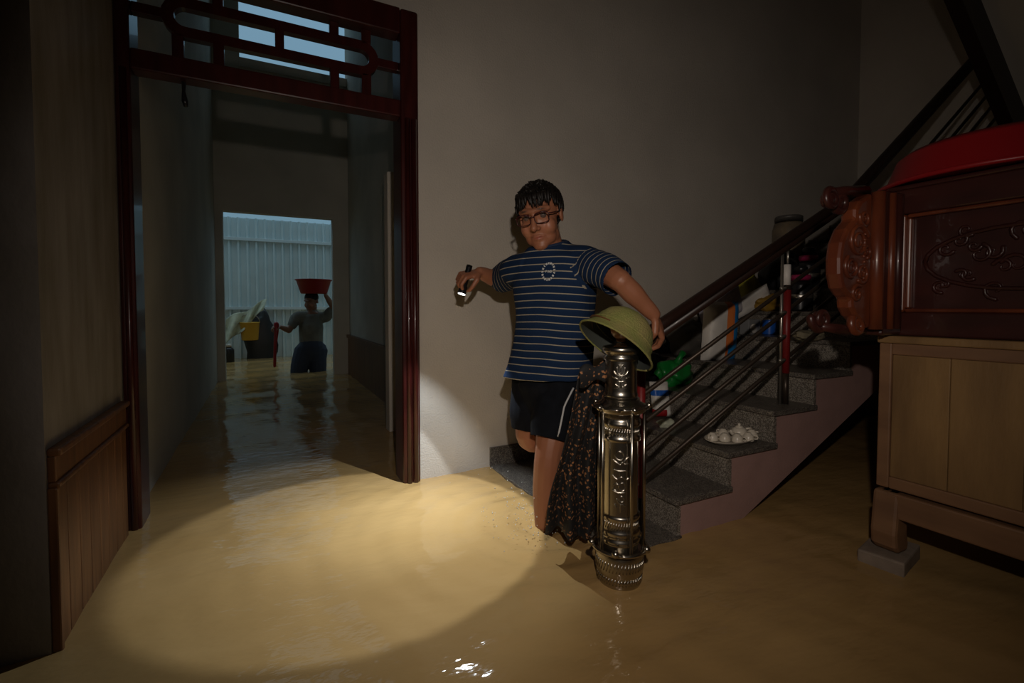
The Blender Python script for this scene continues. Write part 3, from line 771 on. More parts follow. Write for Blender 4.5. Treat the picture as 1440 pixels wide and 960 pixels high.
blob('yellow_bundle', (2.635, 1.97, tz(6) + .12), (.08, .06, .125), YELG, 'yellow-green plastic bundle on the stairs by the wall', 'bundle', .4, 11)
m = MB(); pw = V((2.46, 1.85, tz(5)))
pillow(m, pw + V((.05, .0, .185)), rgt + V((0, 0, .55)), V((-.5, 0, 1)), -fwd, .11, .055, .035)
tag(m.build('folded_paper', BAGW, None, True, loc=pw), 'folded white wrapper with curled edge on the stairs', 'wrapper')
blob('banana_bundle', (2.59, 1.80, tz(6) + .045), (.10, .05, .048), mat('ochre_wrap', (.30, .17, .02), .5, var=.3, scale=9), 'ochre yellow wrapped bundle below the curled white wrapper', 'bundle', .5, 13)
# blue can and grey box with white lid
cn = V((2.50, 1.735, tz(5)))
cc = thing('paint_can', 'small blue can beside a grey box on the stairs', 'can', cn)
MB().lathe(cn, [(0, .034), (.004, .036), (.075, .036), (.08, .034), (.082, .02)], 24).build('body', BLUEP, cc, True, auto=True)
MB().lathe(cn + V((0, 0, .08)), [(0, .03), (.006, .03), (.008, .02)], 24).build('lid', SILV, cc, True, auto=True)
bx = V((2.405, 1.78, tz(5)))
gx = thing('grey_box', 'grey box with a round white lid on the stairs', 'box', bx)
MB().box((bx.x - .055, bx.y - .03, bx.z), (bx.x + .04, bx.y + .03, bx.z + .085)).build('body', mat('grey_card', (.20, .20, .20), .6), gx, bevel=.004)
MB().lathe(bx + V((-.02, -.03, .035)), [(0, .026), (.008, .026), (.011, .022), (.012, .004)], 24, (0, -1, 0)).build('round_lid', WHITEP, gx, True)
# smoky jar on upper step by the wall
jr = V((3.15, 2.06, tz(8)))
jj = thing('storage_jar', 'big smoky plastic jar of brown goods by the wall', 'jar', jr)
MB().lathe(jr, [(0, .085), (.01, .098), (.28, .098), (.32, .09), (.335, .08)], 28).build('body', DKGL, jj, True, auto=True)
MB().lathe(jr + V((0, 0, .335)), [(0, .084), (.035, .084), (.04, .075)], 28).build('lid', mat('jar_lid', (.09, .085, .08), .4), jj, True, auto=True)
# black thermoses with magenta trims
for i, (x, y, k, h, lab) in enumerate(((2.72, 1.70, 6, .24, 'black thermos flask with magenta collar one step below its twin'), (2.91, 1.775, 7, .235, 'black thermos flask with magenta collar one step above its twin'))):
    b = V((x, y, tz(k))); t_ = thing('thermos', lab, 'thermos', b)
    MB().lathe(b, [(0, .055), (.01, .062), (h * .6, .062), (h * .72, .045)], 24).build('body', BLKP, t_, True, auto=True)
    MB().lathe(b + V((0, 0, h * .71)), [(0, .048), (.02, .052), (.035, .048), (.036, .03)], 24).build('collar', MAGT, t_, True, auto=True)
    MB().lathe(b + V((0, 0, h * .71 + .036)), [(0, .036), (.04, .034), (.05, .02)], 24).build('cap', BLKP, t_, True, auto=True)
    MB().lathe(b + V((0, 0, h * .3)), [(0, .0625), (.003, .064), (.02, .064), (.023, .0625)], 24).build('band', SILV, t_, True)
blob('black_sack', (2.92, 1.97, tz(7) + .12), (.115, .11, .13), SKINB, 'black plastic sack on the stairs below the smoky jar', 'sack', .35, 17)
blob('rag_pile', (2.24, 1.36, tz(5) + .02), (.09, .05, .022), mat('dusty_rag', (.20, .17, .11), .9, var=.3, scale=20, bump=.5), 'dusty crumpled rag lying on a step near the pink stair side', 'rag', .5, 19)

# ------------------------------------------------------------------ people
def hand(mb, wrist, d, nrm, thumb, curls, spread=.9, s=1.0, tcurl=0.6):
    wrist = V(wrist); d = V(d).normalized(); nrm = V(nrm); nrm = (nrm - d * nrm.dot(d)).normalized()
    side = d.cross(nrm) * thumb
    mb.ell(wrist + d * .045 * s, (.034 * s, .048 * s, .013 * s), Matrix((side, d, nrm)).transposed(), 14, 10)
    L = (.074, .082, .076, .060)
    for i in range(4):
        k0 = wrist + d * (.084 - .004 * abs(i - 1)) * s + side * ((.027 - .0185 * i) * s)
        mb.tube([wrist + d * .01 * s + side * ((.016 - .011 * i) * s), k0], [.0115 * s, .0100 * s], 8, True)
        dirv = d.copy(); p = k0; pts = [p]
        ang = 0
        for j, fr in enumerate((.46, .30, .24)):
            ang += curls[i] * (1.0, 1.1, .8)[j]
            dirv = d * math.cos(ang) - nrm * math.sin(ang)
            p = p + dirv * L[i] * s * fr; pts.append(p)
        mb.tube(pts, [.0092 * s, .0088 * s, .0082 * s, .0072 * s], 8, True)
    p0 = wrist + d * .018 * s + side * .018 * s; p1 = p0 + (side * .75 + d * .65 - nrm * .3).normalized() * .036 * s
    p2 = p1 + (side * (.35 - tcurl * .5) + d * .8 - nrm * (.3 + tcurl)).normalized() * .030 * s
    p3 = p2 + (side * (-.1 - tcurl * .4) + d * .7 - nrm * (.3 + tcurl)).normalized() * .024 * s
    mb.tube([p0, p1, p2, p3], [.0125 * s, .0115 * s, .0100 * s, .0085 * s], 8, True)

def head_parts(mb, hm, scale=1.0):
    """hm: 4x4 head matrix, local axes x = left, y = forward, z = up"""
    M3 = hm.to_3x3()
    def E(c, r, nu=18, nv=12): mb.ell(hm @ V(c), r, M3, nu, nv)
    def T(pts, r): mb.tube([hm @ V(p) for p in pts], r, 10, True)
    E((0, -.014, .036), (.0755, .092, .080), 28, 18); E((0, .018, -.018), (.063, .070, .085), 28, 18)
    E((0, .026, -.066), (.052, .056, .044)); E((0, .062, -.098), (.028, .022, .019)); E((0, .045, -.085), (.040, .035, .028))
    for s in (-1, 1):
        E((s * .040, .050, -.034), (.027, .029, .034)); E((s * .077, -.010, -.004), (.008, .018, .030), 12, 10)
        E((s * .012, .094, -.033), (.009, .010, .008), 10, 8); E((s * .044, .012, -.072), (.018, .034, .028)); E((s * .033, .038, -.066), (.026, .030, .034))
    T([(0, .084, .016), (0, .097, -.010), (0, .108, -.029)], [.008, .010, .0125])
    T([(-.052, .060, .030), (-.030, .080, .033), (0, .083, .028), (.030, .080, .033), (.052, .060, .030)], [.010, .011, .010, .011, .010])
    T([(-.024, .074, -.063), (-.010, .083, -.060), (0, .084, -.061), (.010, .083, -.060), (.024, .074, -.063)], [.004, .0052, .005, .0052, .004])
    T([(-.020, .073, -.069), (0, .081, -.073), (.020, .073, -.069)], [.004, .006, .004])

def head_matrix(c, f, roll=0.0):
    f = V(f).normalized(); u = V((0, 0, 1)); u = (u - f * u.dot(f)).normalized(); l = f.cross(u) * -1
    l = u.cross(f) * -1
    M = Matrix((f.cross(u) * -1, f, u)).transposed()   # x = left of the person
    M = M @ Matrix.Rotation(roll, 3, 'Y')
    return Matrix.Translation(c) @ M.to_4x4()

def tint(me, base, hm=None):
    n = len(me.vertices); co = np.empty(n * 3, 'f'); me.vertices.foreach_get('co', co); co = co.reshape(-1, 3)
    c = np.tile(np.array((*base, 1.0), 'f'), (n, 1))
    if hm is not None:
        inv = np.array(hm.inverted()); lc = co @ inv[:3, :3].T + inv[:3, 3]
        x, y, z = lc[:, 0], lc[:, 1], lc[:, 2]
        lips = np.exp(-((x / .020) ** 2 + ((z + .066) / .007) ** 2)) * (y > .06)
        brow = np.exp(-(((np.abs(x) - .031) / .015) ** 2 + ((z - .033 + .10 * (np.abs(x) - .031)) / .0042) ** 2)) * (y > .05)
        cheek = np.exp(-(((np.abs(x) - .038) / .02) ** 2 + ((z + .03) / .02) ** 2)) * (y > .03)
        for k, t in ((lips, (.30, .085, .06)), (brow, (.03, .018, .012)), (cheek * .35, (.48, .19, .12))):
            c[:, :3] = c[:, :3] * (1 - k[:, None]) + np.array(t, 'f') * k[:, None]
    a = me.color_attributes.new('tint', 'FLOAT_COLOR', 'POINT'); a.data.foreach_set('color', c.ravel())

def push_eyes(me, hm):
    n = len(me.vertices); co = np.empty(n * 3, 'f'); me.vertices.foreach_get('co', co); co = co.reshape(-1, 3)
    inv = np.array(hm.inverted()); lc = co @ inv[:3, :3].T + inv[:3, 3]
    x, y, z = lc[:, 0], lc[:, 1], lc[:, 2]; front = (y > .04) & (np.abs(z) < .15) & (np.abs(x) < .1)
    d = .011 * np.exp(-(((np.abs(x) - .031) / .014) ** 2 + ((z - .010) / .010) ** 2))
    d += .0035 * np.exp(-((x / .022) ** 2 + ((z + .0665) / .0022) ** 2))
    lc[:, 1] -= np.where(front, d, 0)
    m4 = np.array(hm); co = lc @ m4[:3, :3].T + m4[:3, 3]
    me.vertices.foreach_set('co', co.astype('f').ravel())

# ---- the man with the torch
shL = V((1.047, 1.449, .971)); elL = V((1.052, 1.262, .888)); wrL = V((1.168, 1.232, .778))
shR = V((.896, 1.683, .957)); elR = V((.918, 1.897, .916)); wrR = V((.796, 1.838, .944))
neck = V((.966, 1.578, 1.036)); headc = V((.926, 1.570, 1.139))
hipL = V((.991, 1.512, .520)); knL = V((.902, 1.468, .268)); anL = V((.912, 1.520, -.14))
hipR = V((.944, 1.641, .513)); knR = V((.918, 1.632, .292)); anR = V((1.315, 1.80, .222))
man = thing('person', 'man in striped blue T-shirt and black shorts pointing a torch down', 'person', (.93, 1.55, -.22))
body = MB()
hm = head_matrix(headc, (-.72, -.68, -.30), R(-7))
head_parts(body, hm)
limb(body, [hm @ V((0, -.02, -.05)), neck + V((0, 0, .0)), neck + V((.005, 0, -.05))], [.052, .054, .07])
limb(body, [neck + V((0, 0, -.05)), V((.978, 1.562, .88)), V((.980, 1.562, .70)), V((.965, 1.575, .52))], [.07, .105, .10, .10])
limb(body, [neck + V((.02, -.02, -.05)), shL + V((0, 0, -.01)), (shL + elL) / 2, elL], [.05, .048, .045, .038])
limb(body, [elL, elL.lerp(wrL, .35), elL.lerp(wrL, .75), wrL], [.036, .037, .029, .025])
limb(body, [neck + V((-.02, .02, -.05)), shR + V((0, 0, -.01)), (shR + elR) / 2, elR], [.05, .048, .044, .037])
limb(body, [elR, elR.lerp(wrR, .35), elR.lerp(wrR, .75), wrR], [.036, .036, .030, .025])
limb(body, [V((.965, 1.575, .52)), hipL + V((0, 0, -.02)), hipL.lerp(knL, .55), knL, knL.lerp(anL, .3), knL.lerp(anL, .75), anL], [.09, .080, .066, .050, .052, .036, .033])
limb(body, [V((.965, 1.575, .52)), hipR + V((0, 0, -.02)), hipR.lerp(knR, .55), knR, knR.lerp(anR, .3), knR.lerp(anR, .75), anR], [.09, .080, .066, .051, .052, .036, .033])
for an, fd in ((anL, V((-.55, -.75, -.06))), (anR, V((-.7, -.5, -.02)))):
    fd = fd.normalized()
    limb(body, [an + V((0, 0, -.03)) - fd * .04, an + V((0, 0, -.04)) + fd * .05, an + V((0, 0, -.055)) + fd * .15], [.036, .036, .026])
# left hand closing on the handrail, right hand round the torch
hand(body, wrL, V((.60, .18, -.72)), V((.35, -.70, .45)), 1, (.65, .72, .78, .85), s=1.08, tcurl=.7)
hand(body, wrR, V((-.98, -.10, -.20)), V((-.05, -.35, .92)), -1, (.85, .95, .98, 1.0), tcurl=.75)
bme = remesh(body, .0036, 6)
push_eyes(bme, hm); tint(bme, (.31, .122, .064), hm)
link_mesh('body', bme, SKIN, man)
for s in (-1, 1):
    MB().ell(hm @ V((s * .031, .066, .009)), (.012, .012, .012), nu=14, nv=10).build('eye', EYE, man, True)
# hair
hmesh = MB(); M3 = hm.to_3x3(); hr_ = random.Random(3)
def hairline(p):          # local unit direction test on the scalp
    x, y, z = p
    if y > .35: return z > .50 - .02 * abs(x)
    if y > -.1: return z > -.05 + .9 * max(0, y) * .9
    return z > -.62
cv, cf = [], []
nu, nv = 40, 26
idx = {}
for jv in range(nv + 1):
    ph = math.pi * jv / nv
    for i in range(nu):
        th = 2 * math.pi * i / nu
        q = V((math.sin(ph) * math.cos(th), math.sin(ph) * math.sin(th), math.cos(ph)))
        k = 1.055 + .03 * noise.noise(q * 3.0)
        cv.append(hm @ V((q.x * .0765 * k, -.014 + q.y * .093 * k, .036 + q.z * .083 * k)))
for jv in range(nv):
    for i in range(nu):
        th = 2 * math.pi * (i + .5) / nu; ph = math.pi * (jv + .5) / nv
        q = (math.sin(ph) * math.cos(th), math.sin(ph) * math.sin(th), math.cos(ph))
        if hairline(q): cf.append((jv * nu + i, (jv + 1) * nu + i, (jv + 1) * nu + (i + 1) % nu, jv * nu + (i + 1) % nu))
hmesh.add(cv, cf)
cnt = 0
while cnt < 620:
    q = V((hr_.gauss(0, 1), hr_.gauss(0, 1), hr_.gauss(0, 1))).normalized()
    if not hairline(q): continue
    cnt += 1
    p = V((q.x * .077, -.014 + q.y * .094, .036 + q.z * .084))
    whorl = V((q.x * .6 + hr_.uniform(-.3, .3), .75 if q.z > .2 else .25, -.05 if q.z > .55 else -.55))
    if q.z > .9: whorl = V((hr_.uniform(-.8, .8), hr_.uniform(-.4, .9), .5))
    tdir = (whorl - q * whorl.dot(q)).normalized()
    L = hr_.uniform(.022, .038) if q.y < .3 else hr_.uniform(.028, .046)
    pts = [p, p + tdir * L * .4 + q * .008, p + tdir * L * .75 + q * .005 - V((0, 0, .004)), p + tdir * L + V((0, 0, -.010 if q.y > .2 else 0)) + q * .001]
    hmesh.tube([hm @ z for z in pts], [.0058, .0055, .0040, .0008], 5)
for i in range(15):           # wet pointed fringe on the forehead
    x = -.060 + .120 * i / 14 + hr_.uniform(-.004, .004); l = (.030, .008, .024, .004, .034, .012, .02, .03, .0, .014, .026, .006, .03, .02, .034)[i]
    y0 = .083 * math.sqrt(max(0, 1 - (x / .080) ** 2)) - .006; sx_ = hr_.uniform(-.010, .014)
    pts = [(x, y0 - .016, .092), (x, y0 + .001, .080), (x + sx_ * .5, y0 + .006, .070 - l * .5), (x + sx_, y0 + .006, .066 - l)]
    hmesh.tube([hm @ V(p) for p in pts], [.0085, .0080, .0055, .0008], 6)
for i in range(70):           # tousled crown
    q = V((hr_.gauss(0, .7), hr_.gauss(.1, .7), 1.0)).normalized()
    p = V((q.x * .079, -.014 + q.y * .095, .036 + q.z * .086)); dd = (q * .7 + V((hr_.uniform(-.7, .9), hr_.uniform(-.2, .8), 0))).normalized()
    L = hr_.uniform(.010, .020)
    hmesh.tube([hm @ (p - q * .004), hm @ (p + dd * L * .5 + q * .003), hm @ (p + dd * L)], [.0070, .0050, .0006], 5)
hmesh.build('hair', HAIRM, man, True)
# spectacles
gl = MB()
def rr(cx_, w2, h2, y):
    out = []
    for t in range(25):
        a = 2 * math.pi * t / 24; ca, sa = math.cos(a), math.sin(a)
        out.append(hm @ V((cx_ + w2 * math.copysign(abs(ca) ** .6, ca), y - abs(cx_ + w2 * ca) * .10, .004 + h2 * math.copysign(abs(sa) ** .6, sa))))
    return out
for s in (-1, 1):
    gl.tube(rr(s * .034, .0265, .0185, .104), .0018, 6)
    gl.tube([hm @ V((s * .059, .099, .014)), hm @ V((s * .072, .075, .012)), hm @ V((s * .080, .0, .008))], [.0025, .0022, .002], 6)
gl.tube([hm @ V((-.009, .104, .010)), hm @ V((0, .108, .012)), hm @ V((.009, .104, .010))], .0018, 6)
gl.tube([hm @ V((-.058, .0985, .018)), hm @ V((-.034, .102, .023)), hm @ V((-.010, .104, .016))], .0022, 6)
gl.tube([hm @ V((.058, .0985, .018)), hm @ V((.034, .102, .023)), hm @ V((.010, .104, .016))], .0022, 6)
gl.build('glasses', FRAME, man, True)

# T-shirt
sh = MB()
wdir = V((shL.x - shR.x, shL.y - shR.y, 0)).normalized(); ddir = V((-wdir.y, wdir.x, 0))
def torso(rows, n=30):
    vs = []; fs = []
    for (c_, a_, b_, tl) in rows:
        for k in range(n):
            an = 2 * math.pi * k / n; ca, sa = math.cos(an), math.sin(an)
            e = .8
            x_ = a_ * math.copysign(abs(ca) ** e, ca); y_ = b_ * math.copysign(abs(sa) ** e, sa)
            vs.append(V(c_) + wdir * x_ + ddir * y_ + V((0, 0, tl * x_ - (.30 if c_[2] > 1.03 else .18 if c_[2] > 1.0 else 0) * (y_ if ddir.y < 0 else -y_))))
    m = len(rows)
    for i in range(m - 1):
        for k in range(n): fs.append((i * n + k, i * n + (k + 1) % n, (i + 1) * n + (k + 1) % n, (i + 1) * n + k))
    fs.append(tuple(range(n - 1, -1, -1))); fs.append(tuple(range((m - 1) * n, m * n)))
    sh.add(vs, fs)
torso([((.958, 1.575, .535), .172, .128, .03), ((.968, 1.572, .58), .164, .122, .03), ((.980, 1.567, .66), .155, .116, .02), ((.986, 1.564, .75), .150, .112, 0), ((.985, 1.562, .84), .156, .112, 0),
       ((.980, 1.562, .90), .162, .110, 0), ((.976, 1.564, .945), .160, .100, .02), ((.972, 1.570, .985), .140, .086, .03), ((.968, 1.576, 1.015), .100, .072, .03), ((.965, 1.578, 1.040), .072, .064, .03)])
sL1 = elL.lerp(shL, .06); sR1 = elR.lerp(shR, .08)
sh.tube(smooth_path([shL + (shL - elL) * .35 + V((-.02, .02, -.02)), shL + V((0, 0, -.012)), shL.lerp(elL, .5), sL1], 5), smooth_vals([.060, .066, .063, .060], 5), 18)
sh.tube(smooth_path([shR + (shR - elR) * .3 + V((.02, -.02, -.02)), shR + V((0, 0, -.012)), shR.lerp(elR, .5), sR1], 5), smooth_vals([.060, .066, .062, .057], 5), 18)
sme = remesh(sh, .0052, 3)
n = len(sme.vertices); co = np.empty(n * 3, 'f'); sme.vertices.foreach_get('co', co); co = co.reshape(-1, 3)
nm = np.empty(n * 3, 'f'); sme.vertices.foreach_get('normal', nm); nm = nm.reshape(-1, 3)
def axis_t(p, a, b): d = (b - a); L = d.length; d = d / L; return (p - a).dot(d), ((p - a) - d * (p - a).dot(d)).length
cen = V((.98, 1.565, 0))
def region(p):
    t1, r1 = axis_t(p, shL, elL); t2, r2 = axis_t(p, shR, elR)
    if t1 > .030 and r1 < .085: return 1, t1
    if t2 > .030 and r2 < .085: return 2, t2
    return 0, 0
def sval(p, rg):
    if rg == 1: return axis_t(p, shL, elL)[0] / .0235 + .2
    if rg == 2: return ((p - shR).dot(((elR - shR).normalized() * .55 - rgt * .85).normalized()) + .25 * (p.z - shR.z)) / .0225 + .1
    u = (p - cen).dot(wdir); off = noise.noise(V((p.x * 9, p.y * 9, p.z * 5)))
    return (p.z + .25 * u * u + .015 * u + .0028 * off) / .0262
for i in range(n):
    p = V(co[i])
    fold = .0045 * noise.noise(V((p.x * 14, p.y * 14, p.z * 9 + 4))) + .0035 * math.sin(p.z * 55 + (p.x + p.y) * 22) * max(0, noise.noise(V((p.x * 5, p.y * 5, p.z * 5 + 9))))
    if region(p)[0]: fold *= 1.5
    co[i] = p + V(nm[i]) * fold
sme.vertices.foreach_set('co', co.ravel()); sme.update()
def open_hems(me, ends):
    """cut the closed caps away so that sleeves and legs are hollow"""
    bm = bmesh.new(); bm.from_mesh(me)
    kill = []
    for f in bm.faces:
        c_ = f.calc_center_median()
        for (e, d, rr_) in ends:
            if (c_ - e).length < rr_ and (c_ - e).dot(d) > -.010 and f.normal.dot(d) > .55: kill.append(f); break
    bmesh.ops.delete(bm, geom=kill, context='FACES')
    for v in bm.verts:
        if v.is_boundary:
            for (e, d, rr_) in ends:
                if (v.co - e).length < rr_ * 1.2: v.co -= d * ((v.co - e).dot(d) + .004)
    bm.to_mesh(me); bm.free(); me.update()
open_hems(sme, [(sL1, (elL - shL).normalized(), .09), (sR1, (elR - shR).normalized(), .09)])
at = sme.attributes.new('stripe', 'FLOAT', 'CORNER'); vals = []
for pg in sme.polygons:
    rg = region(pg.center)[0]
    vals += [sval(sme.vertices[v].co, rg) for v in pg.vertices]
at.data.foreach_set('value', vals)
shirt = link_mesh('t_shirt', sme, SHIRT, man)
# collar rib, emblem
cr_ = [V((.965, 1.578, 1.036)) + wdir * (.066 * math.cos(a)) + ddir * (.060 * math.sin(a)) + V((0, 0, .006 * math.cos(a) - .30 * .060 * (math.sin(a) if ddir.y < 0 else -math.sin(a)))) for a in [i * math.pi / 16 for i in range(33)]]
MB().tube(cr_, .0075, 8).build('collar', mat('navy_rib', (.010, .024, .062), .9), shirt, True)
bvh = BVHTree.FromPolygons([tuple(v.co + root_loc(man)) for v in sme.vertices], [tuple(p.vertices) for p in sme.polygons])
fr = -ddir if ddir.dot(V((-.9, -1.5, 0))) < 0 else ddir
def on_shirt(p, d=None):
    d = d or -fr
    h, nn, _, _ = bvh.ray_cast(V(p) - d * .5, d)
    return (h, nn) if h else (V(p), -d)
ec = V((.978, 1.562, .928)) + wdir * .030
em = MB()
for k in range(17):
    a = 2 * math.pi * k / 17 + .2
    h, nn = on_shirt(ec + wdir * (.0225 * math.cos(a)) + V((0, 0, .030 * math.sin(a))))
    rad = (wdir * math.cos(a) + upz * math.sin(a)); rad = (rad - nn * rad.dot(nn)).normalized(); tn = nn.cross(rad)
    em.obox(h + nn * .0015, rad, tn, nn, (.0036, .0017 + .0012 * (k % 2), .0008))
    if k % 3: em.obox(h + nn * .0015 + rad * .002, rad, tn, nn, (.0011, .0034, .0008))
# short four-letter word across the middle (strokes)
for lx, strokes in ((-.0105, ((0, 0, 0, 1), (0, 1, 1, 1), (0, .5, .8, .5))), (-.0040, ((.4, 0, .4, 1),)), (.0010, ((0, 0, 0, 1), (0, 1, 1, 0), (1, 0, 1, 1))), (.0080, ((0, 0, 0, 1), (0, 1, .9, .8), (.9, .8, .9, .2), (.9, .2, 0, 0)))):
    for x0, z0, x1, z1 in strokes:
        pa, na = on_shirt(ec + wdir * (lx + x0 * .0048) + upz * (z0 * .008 - .004)); pb_, nb = on_shirt(ec + wdir * (lx + x1 * .0048) + upz * (z1 * .008 - .004))
        em.tube([pa + na * .0012, pb_ + nb * .0012], .0008, 5)
em.build('emblem', EMBW, shirt)

# shorts
so = MB()
limb(so, [V((.962, 1.580, .55)), V((.963, 1.578, .51)), V((.962, 1.575, .47))], [.100, .116, .105])
def bell(hip, kn, t1, r0, r1): so.tube(smooth_path([hip + V((0, 0, .05)), hip + V((0, 0, -.03)), hip.lerp(kn, t1 * .6), hip.lerp(kn, t1)], 5), smooth_vals([.09, r0, r0 * .98, r1], 5), 20)
bell(hipL, knL, .80, .094, .080); bell(hipR, knR, .86, .092, .076)
ome = remesh(so, .006, 3)
open_hems(ome, [(hipL.lerp(knL, .80), (knL - hipL).normalized(), .11), (hipR.lerp(knR, .86), (knR - hipR).normalized(), .11)])
shorts = link_mesh('shorts', ome, NAVY, man)
bv2 = BVHTree.FromPolygons([tuple(v.co + root_loc(man)) for v in ome.vertices], [tuple(p.vertices) for p in ome.polygons])
pts = []
for t in range(15):
    f = t / 14
    q = hipL.lerp(knL, .02 + .74 * f) + rgt * (.030 - .022 * min(1, f * 3)) - fwd * .5
    h, nn, _, _ = bv2.ray_cast(q, fwd)
    if h: pts.append(h + nn * .001)
MB().tube(pts, [(.0035, .0035)] * len(pts), 6).build('side_stripe', WSTR, shorts, True)

# torch in the hand
to = thing('torch', 'lit black hand torch pointing down at the flooded floor', 'torch', TORCH)
MB().lathe(TORCH, [(.0, .0165), (-.002, .0175), (-.028, .0165), (-.036, .0125), (-.105, .0120), (-.112, .0130), (-.122, .0125)], 24, TAX).build('barrel', TORCHM, to, True, auto=True)
MB().lathe(TORCH, [(-.0005, .0145), (.0012, .014), (.0018, .004)], 20, TAX).build('lens', TLENS, to, True)

# splash drops round the wading leg
dm_ = MB(); dr_ = random.Random(5)
for i in range(110):
    a = dr_.uniform(math.pi * .55, math.pi * 1.5); r_ = abs(dr_.gauss(.09, .07)) + .03
    p = V((.905 + r_ * math.cos(a), 1.515 + r_ * math.sin(a) * .9, abs(dr_.gauss(.0, .05)) + .006))
    s = dr_.uniform(.001, .0026); dm_.ell(p, (s, s, s * dr_.uniform(.8, 1.6)), nu=6, nv=5)
for i in range(30):
    p = V((dr_.uniform(.72, 1.0), dr_.uniform(1.6, 2.05), dr_.uniform(.01, .10))); s = dr_.uniform(.001, .0022); dm_.ell(p, (s,) * 3, nu=6, nv=5)
tag(dm_.build('water_splash', DROP, None, True, loc=(.9, 1.52, 0)), 'spray of water drops splashed up by the wading leg', 'splash', kind='stuff')

# ---- the second man, out in the yard
m2 = thing('person', 'stooping person in grey shirt carrying a red basin beyond the passage', 'person', (.50, 6.53, -.30))
b2 = MB()
h2 = head_matrix(V((.535, 6.53, .875)), (-.55, -.78, -.30))
head_parts(b2, h2)
nk = V((.545, 6.55, .745))
limb(b2, [h2 @ V((0, -.02, -.05)), nk, nk + V((.01, .02, -.08))], [.05, .055, .08])
limb(b2, [nk + V((0, 0, -.05)), V((.53, 6.56, .58)), V((.53, 6.57, .40)), V((.53, 6.56, .26))], [.09, .12, .115, .11])
s1 = V((.375, 6.54, .68)); e1 = V((.272, 6.46, .525)); w1 = V((.185, 6.45, .565))
limb(b2, [nk + V((0, 0, -.05)), s1, e1], [.06, .05, .038]); limb(b2, [e1, e1.lerp(w1, .4), w1], [.037, .036, .026])
hand(b2, w1, (-.9, -.2, .05), (0, -.3, 1), -1, (.9, .95, 1, 1))
s2 = V((.70, 6.55, .68)); e2 = V((.79, 6.50, .80)); w2 = V((.70, 6.47, .95))
limb(b2, [nk + V((0, 0, -.05)), s2, e2], [.06, .05, .038]); limb(b2, [e2, e2.lerp(w2, .4), w2], [.037, .036, .026])
hand(b2, w2, (-.25, 0, .95), (.6, -.7, .2), 1, (.4, .4, .4, .4))
for hp, kn, an in ((V((.45, 6.55, .27)), V((.36, 6.48, .02)), V((.33, 6.55, -.27))), (V((.60, 6.57, .27)), V((.60, 6.50, .0)), V((.63, 6.60, -.27)))):
    limb(b2, [V((.53, 6.56, .28)), hp, hp.lerp(kn, .6), kn, kn.lerp(an, .4), an], [.09, .085, .07, .055, .054, .036])
    limb(b2, [an + V((0, .03, -.03)), an + V((-.03, -.12, -.05))], [.04, .03])
me2 = remesh(b2, .007, 3); push_eyes(me2, h2); tint(me2, (.20, .10, .06), h2); link_mesh('body', me2, SKIN, m2)
c2 = MB()
limb(c2, [nk + V((0, .0, -.02)), nk + V((0, 0, -.07)), V((.53, 6.56, .56)), V((.53, 6.57, .40)), V((.53, 6.56, .34))], [.075, .11, .145, .14, .135])
limb(c2, [nk + V((-.03, 0, -.07)), s1, s1.lerp(e1, .6)], [.075, .07, .058]); limb(c2, [nk + V((.03, 0, -.07)), s2, s2.lerp(e2, .6)], [.075, .07, .058])
link_mesh('shirt', remesh(c2, .009, 3), GSHIRT, m2)
c3 = MB()
limb(c3, [V((.53, 6.56, .32)), V((.53, 6.56, .22))], [.150, .150])
for hp, kn in ((V((.45, 6.55, .25)), V((.36, 6.48, .02))), (V((.60, 6.57, .25)), V((.60, 6.50, .0)))): limb(c3, [hp, hp.lerp(kn, .6), kn + V((0, 0, -.16))], [.125, .105, .088])
link_mesh('trousers', remesh(c3, .009, 3), DKPANT, m2)
hx = MB(); hx.ell(h2 @ V((0, -.020, .046)), (.080, .094, .080), h2.to_3x3(), 24, 14); hx.build('hair', HAIRM, m2, True)
bb = V((.565, 6.51, .972))
b3 = thing('plastic_basin', 'red plastic basin carried on the head beyond the passage', 'basin', bb)
MB().lathe(bb, [(0, .03), (0, .150), (.015, .158), (.165, .205), (.170, .213), (.174, .205), (.025, .148), (.02, .02)], 32).build('bowl', REDP, b3, True)
MB().tube([bb + V((.212 * math.cos(a), .212 * math.sin(a), .170)) for a in [i * math.pi / 16 for i in range(33)]], .008, 6).build('rim', REDP, b3, True)
tag(MB().tube([(.135, 6.43, .60), (.135, 6.42, .52), (.120, 6.42, .36), (.112, 6.42, .18), (.110, 6.42, .10)], [.030, .026, .018, .017, .016], 10, True).build('red_stick', REDP, None, True, loc=(.112, 6.42, .1)),
    'short red stick held upright over the water by the stooping person', 'stick')

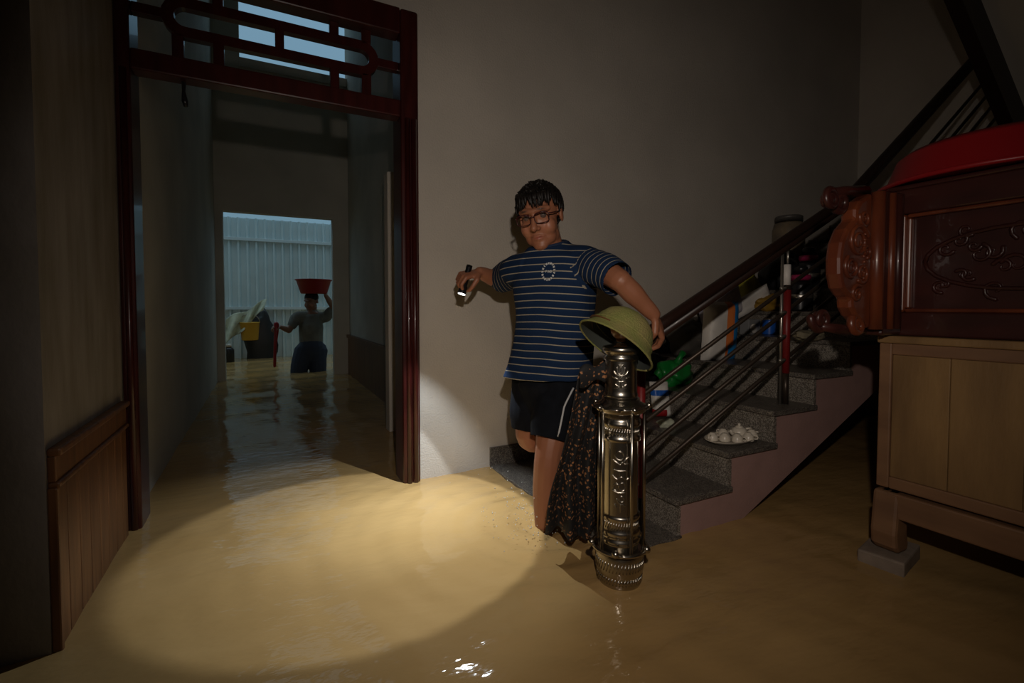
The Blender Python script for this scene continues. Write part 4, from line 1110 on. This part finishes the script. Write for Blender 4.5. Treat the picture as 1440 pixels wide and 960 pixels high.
# ------------------------------------------------------------------ yard: sheet metal fence and things in front of it
fe = thing('sheet_metal_fence', 'pale blue ribbed sheet metal fence across the yard', 'fence', (.2, 8.75, 0))
def sheet(x0, x1):
    prof = []; x = x0
    while x < x1 - .001:
        prof += [(x, 0), (x + .070, 0), (x + .079, -.05), (x + .100, -.05)]; x += .125
    prof.append((x1, 0))
    mb = MB(); vs = []
    for px_, dy in prof: vs += [(px_, 8.75 + dy, -.36), (px_, 8.75 + dy, 2.205)]
    fs = [(2 * i, 2 * i + 2, 2 * i + 3, 2 * i + 1) for i in range(len(prof) - 1)]
    return mb.add(vs, fs)
for i in range(5): sheet(-2.3 + i * 1.0, -1.3 + i * 1.0).build('sheet', TIN, fe, solid=.004)
for z in (1.87, .79): MB().box((-2.3, 8.67, z - .025), (2.7, 8.725, z + .025)).build('rail', TINR, fe, bevel=.004)
yb = V((-.19, 8.45, .30))
bk = thing('bucket', 'yellow plastic bucket hanging in front of the sheet metal fence', 'bucket', yb)
MB().lathe(yb, [(0, .02), (0, .11), (.01, .115), (.26, .135), (.27, .145), (.275, .135), (.02, .105), (.02, .02)], 28).build('body', YELB, bk, True)
MB().tube([yb + V((.138 * math.cos(a), -.02 * math.sin(a), .27 + .13 * math.sin(a))) for a in [i * math.pi / 14 for i in range(15)]], .006, 6).build('handle', SILV, bk, True)
cl_ = grid_mb(30, 24, lambda u, v: V((-.50 + .55 * u - .05 * v, 8.42 + .05 * math.sin(u * 16 + v * 3) * (.4 + v) - .02 * v, .62 + .30 * u - v * (.42 - .25 * u) + .03 * math.sin(u * 9)))).build('hung_cloth', CLTH, None, True, loc=(-.25, 8.45, .3), solid=.006)
tag(cl_, 'pale cloth thrown over the yellow bucket by the fence', 'cloth')
bn_ = MB(); bn_.ell((-.03, 8.60, .20), (.22, .06, .52), None, 24, 16, .3, 21); tag(bn_.build('dark_sack', SKINB, None, True, loc=(-.03, 8.60, -.3)), 'dark bulging sack behind the yellow bucket', 'sack')
jb = V((-.46, 8.2, -.02))
jt = thing('water_can', 'small dark can with pale cap standing in the yard water', 'can', jb)
MB().lathe(jb, [(-.2, .07), (.20, .07), (.24, .03)], 20).build('body', BLKP, jt, True, auto=True)
MB().lathe(jb + V((0, 0, .24)), [(0, .035), (.04, .035), (.045, .01)], 16).build('cap', WHITEP, jt, True, auto=True)
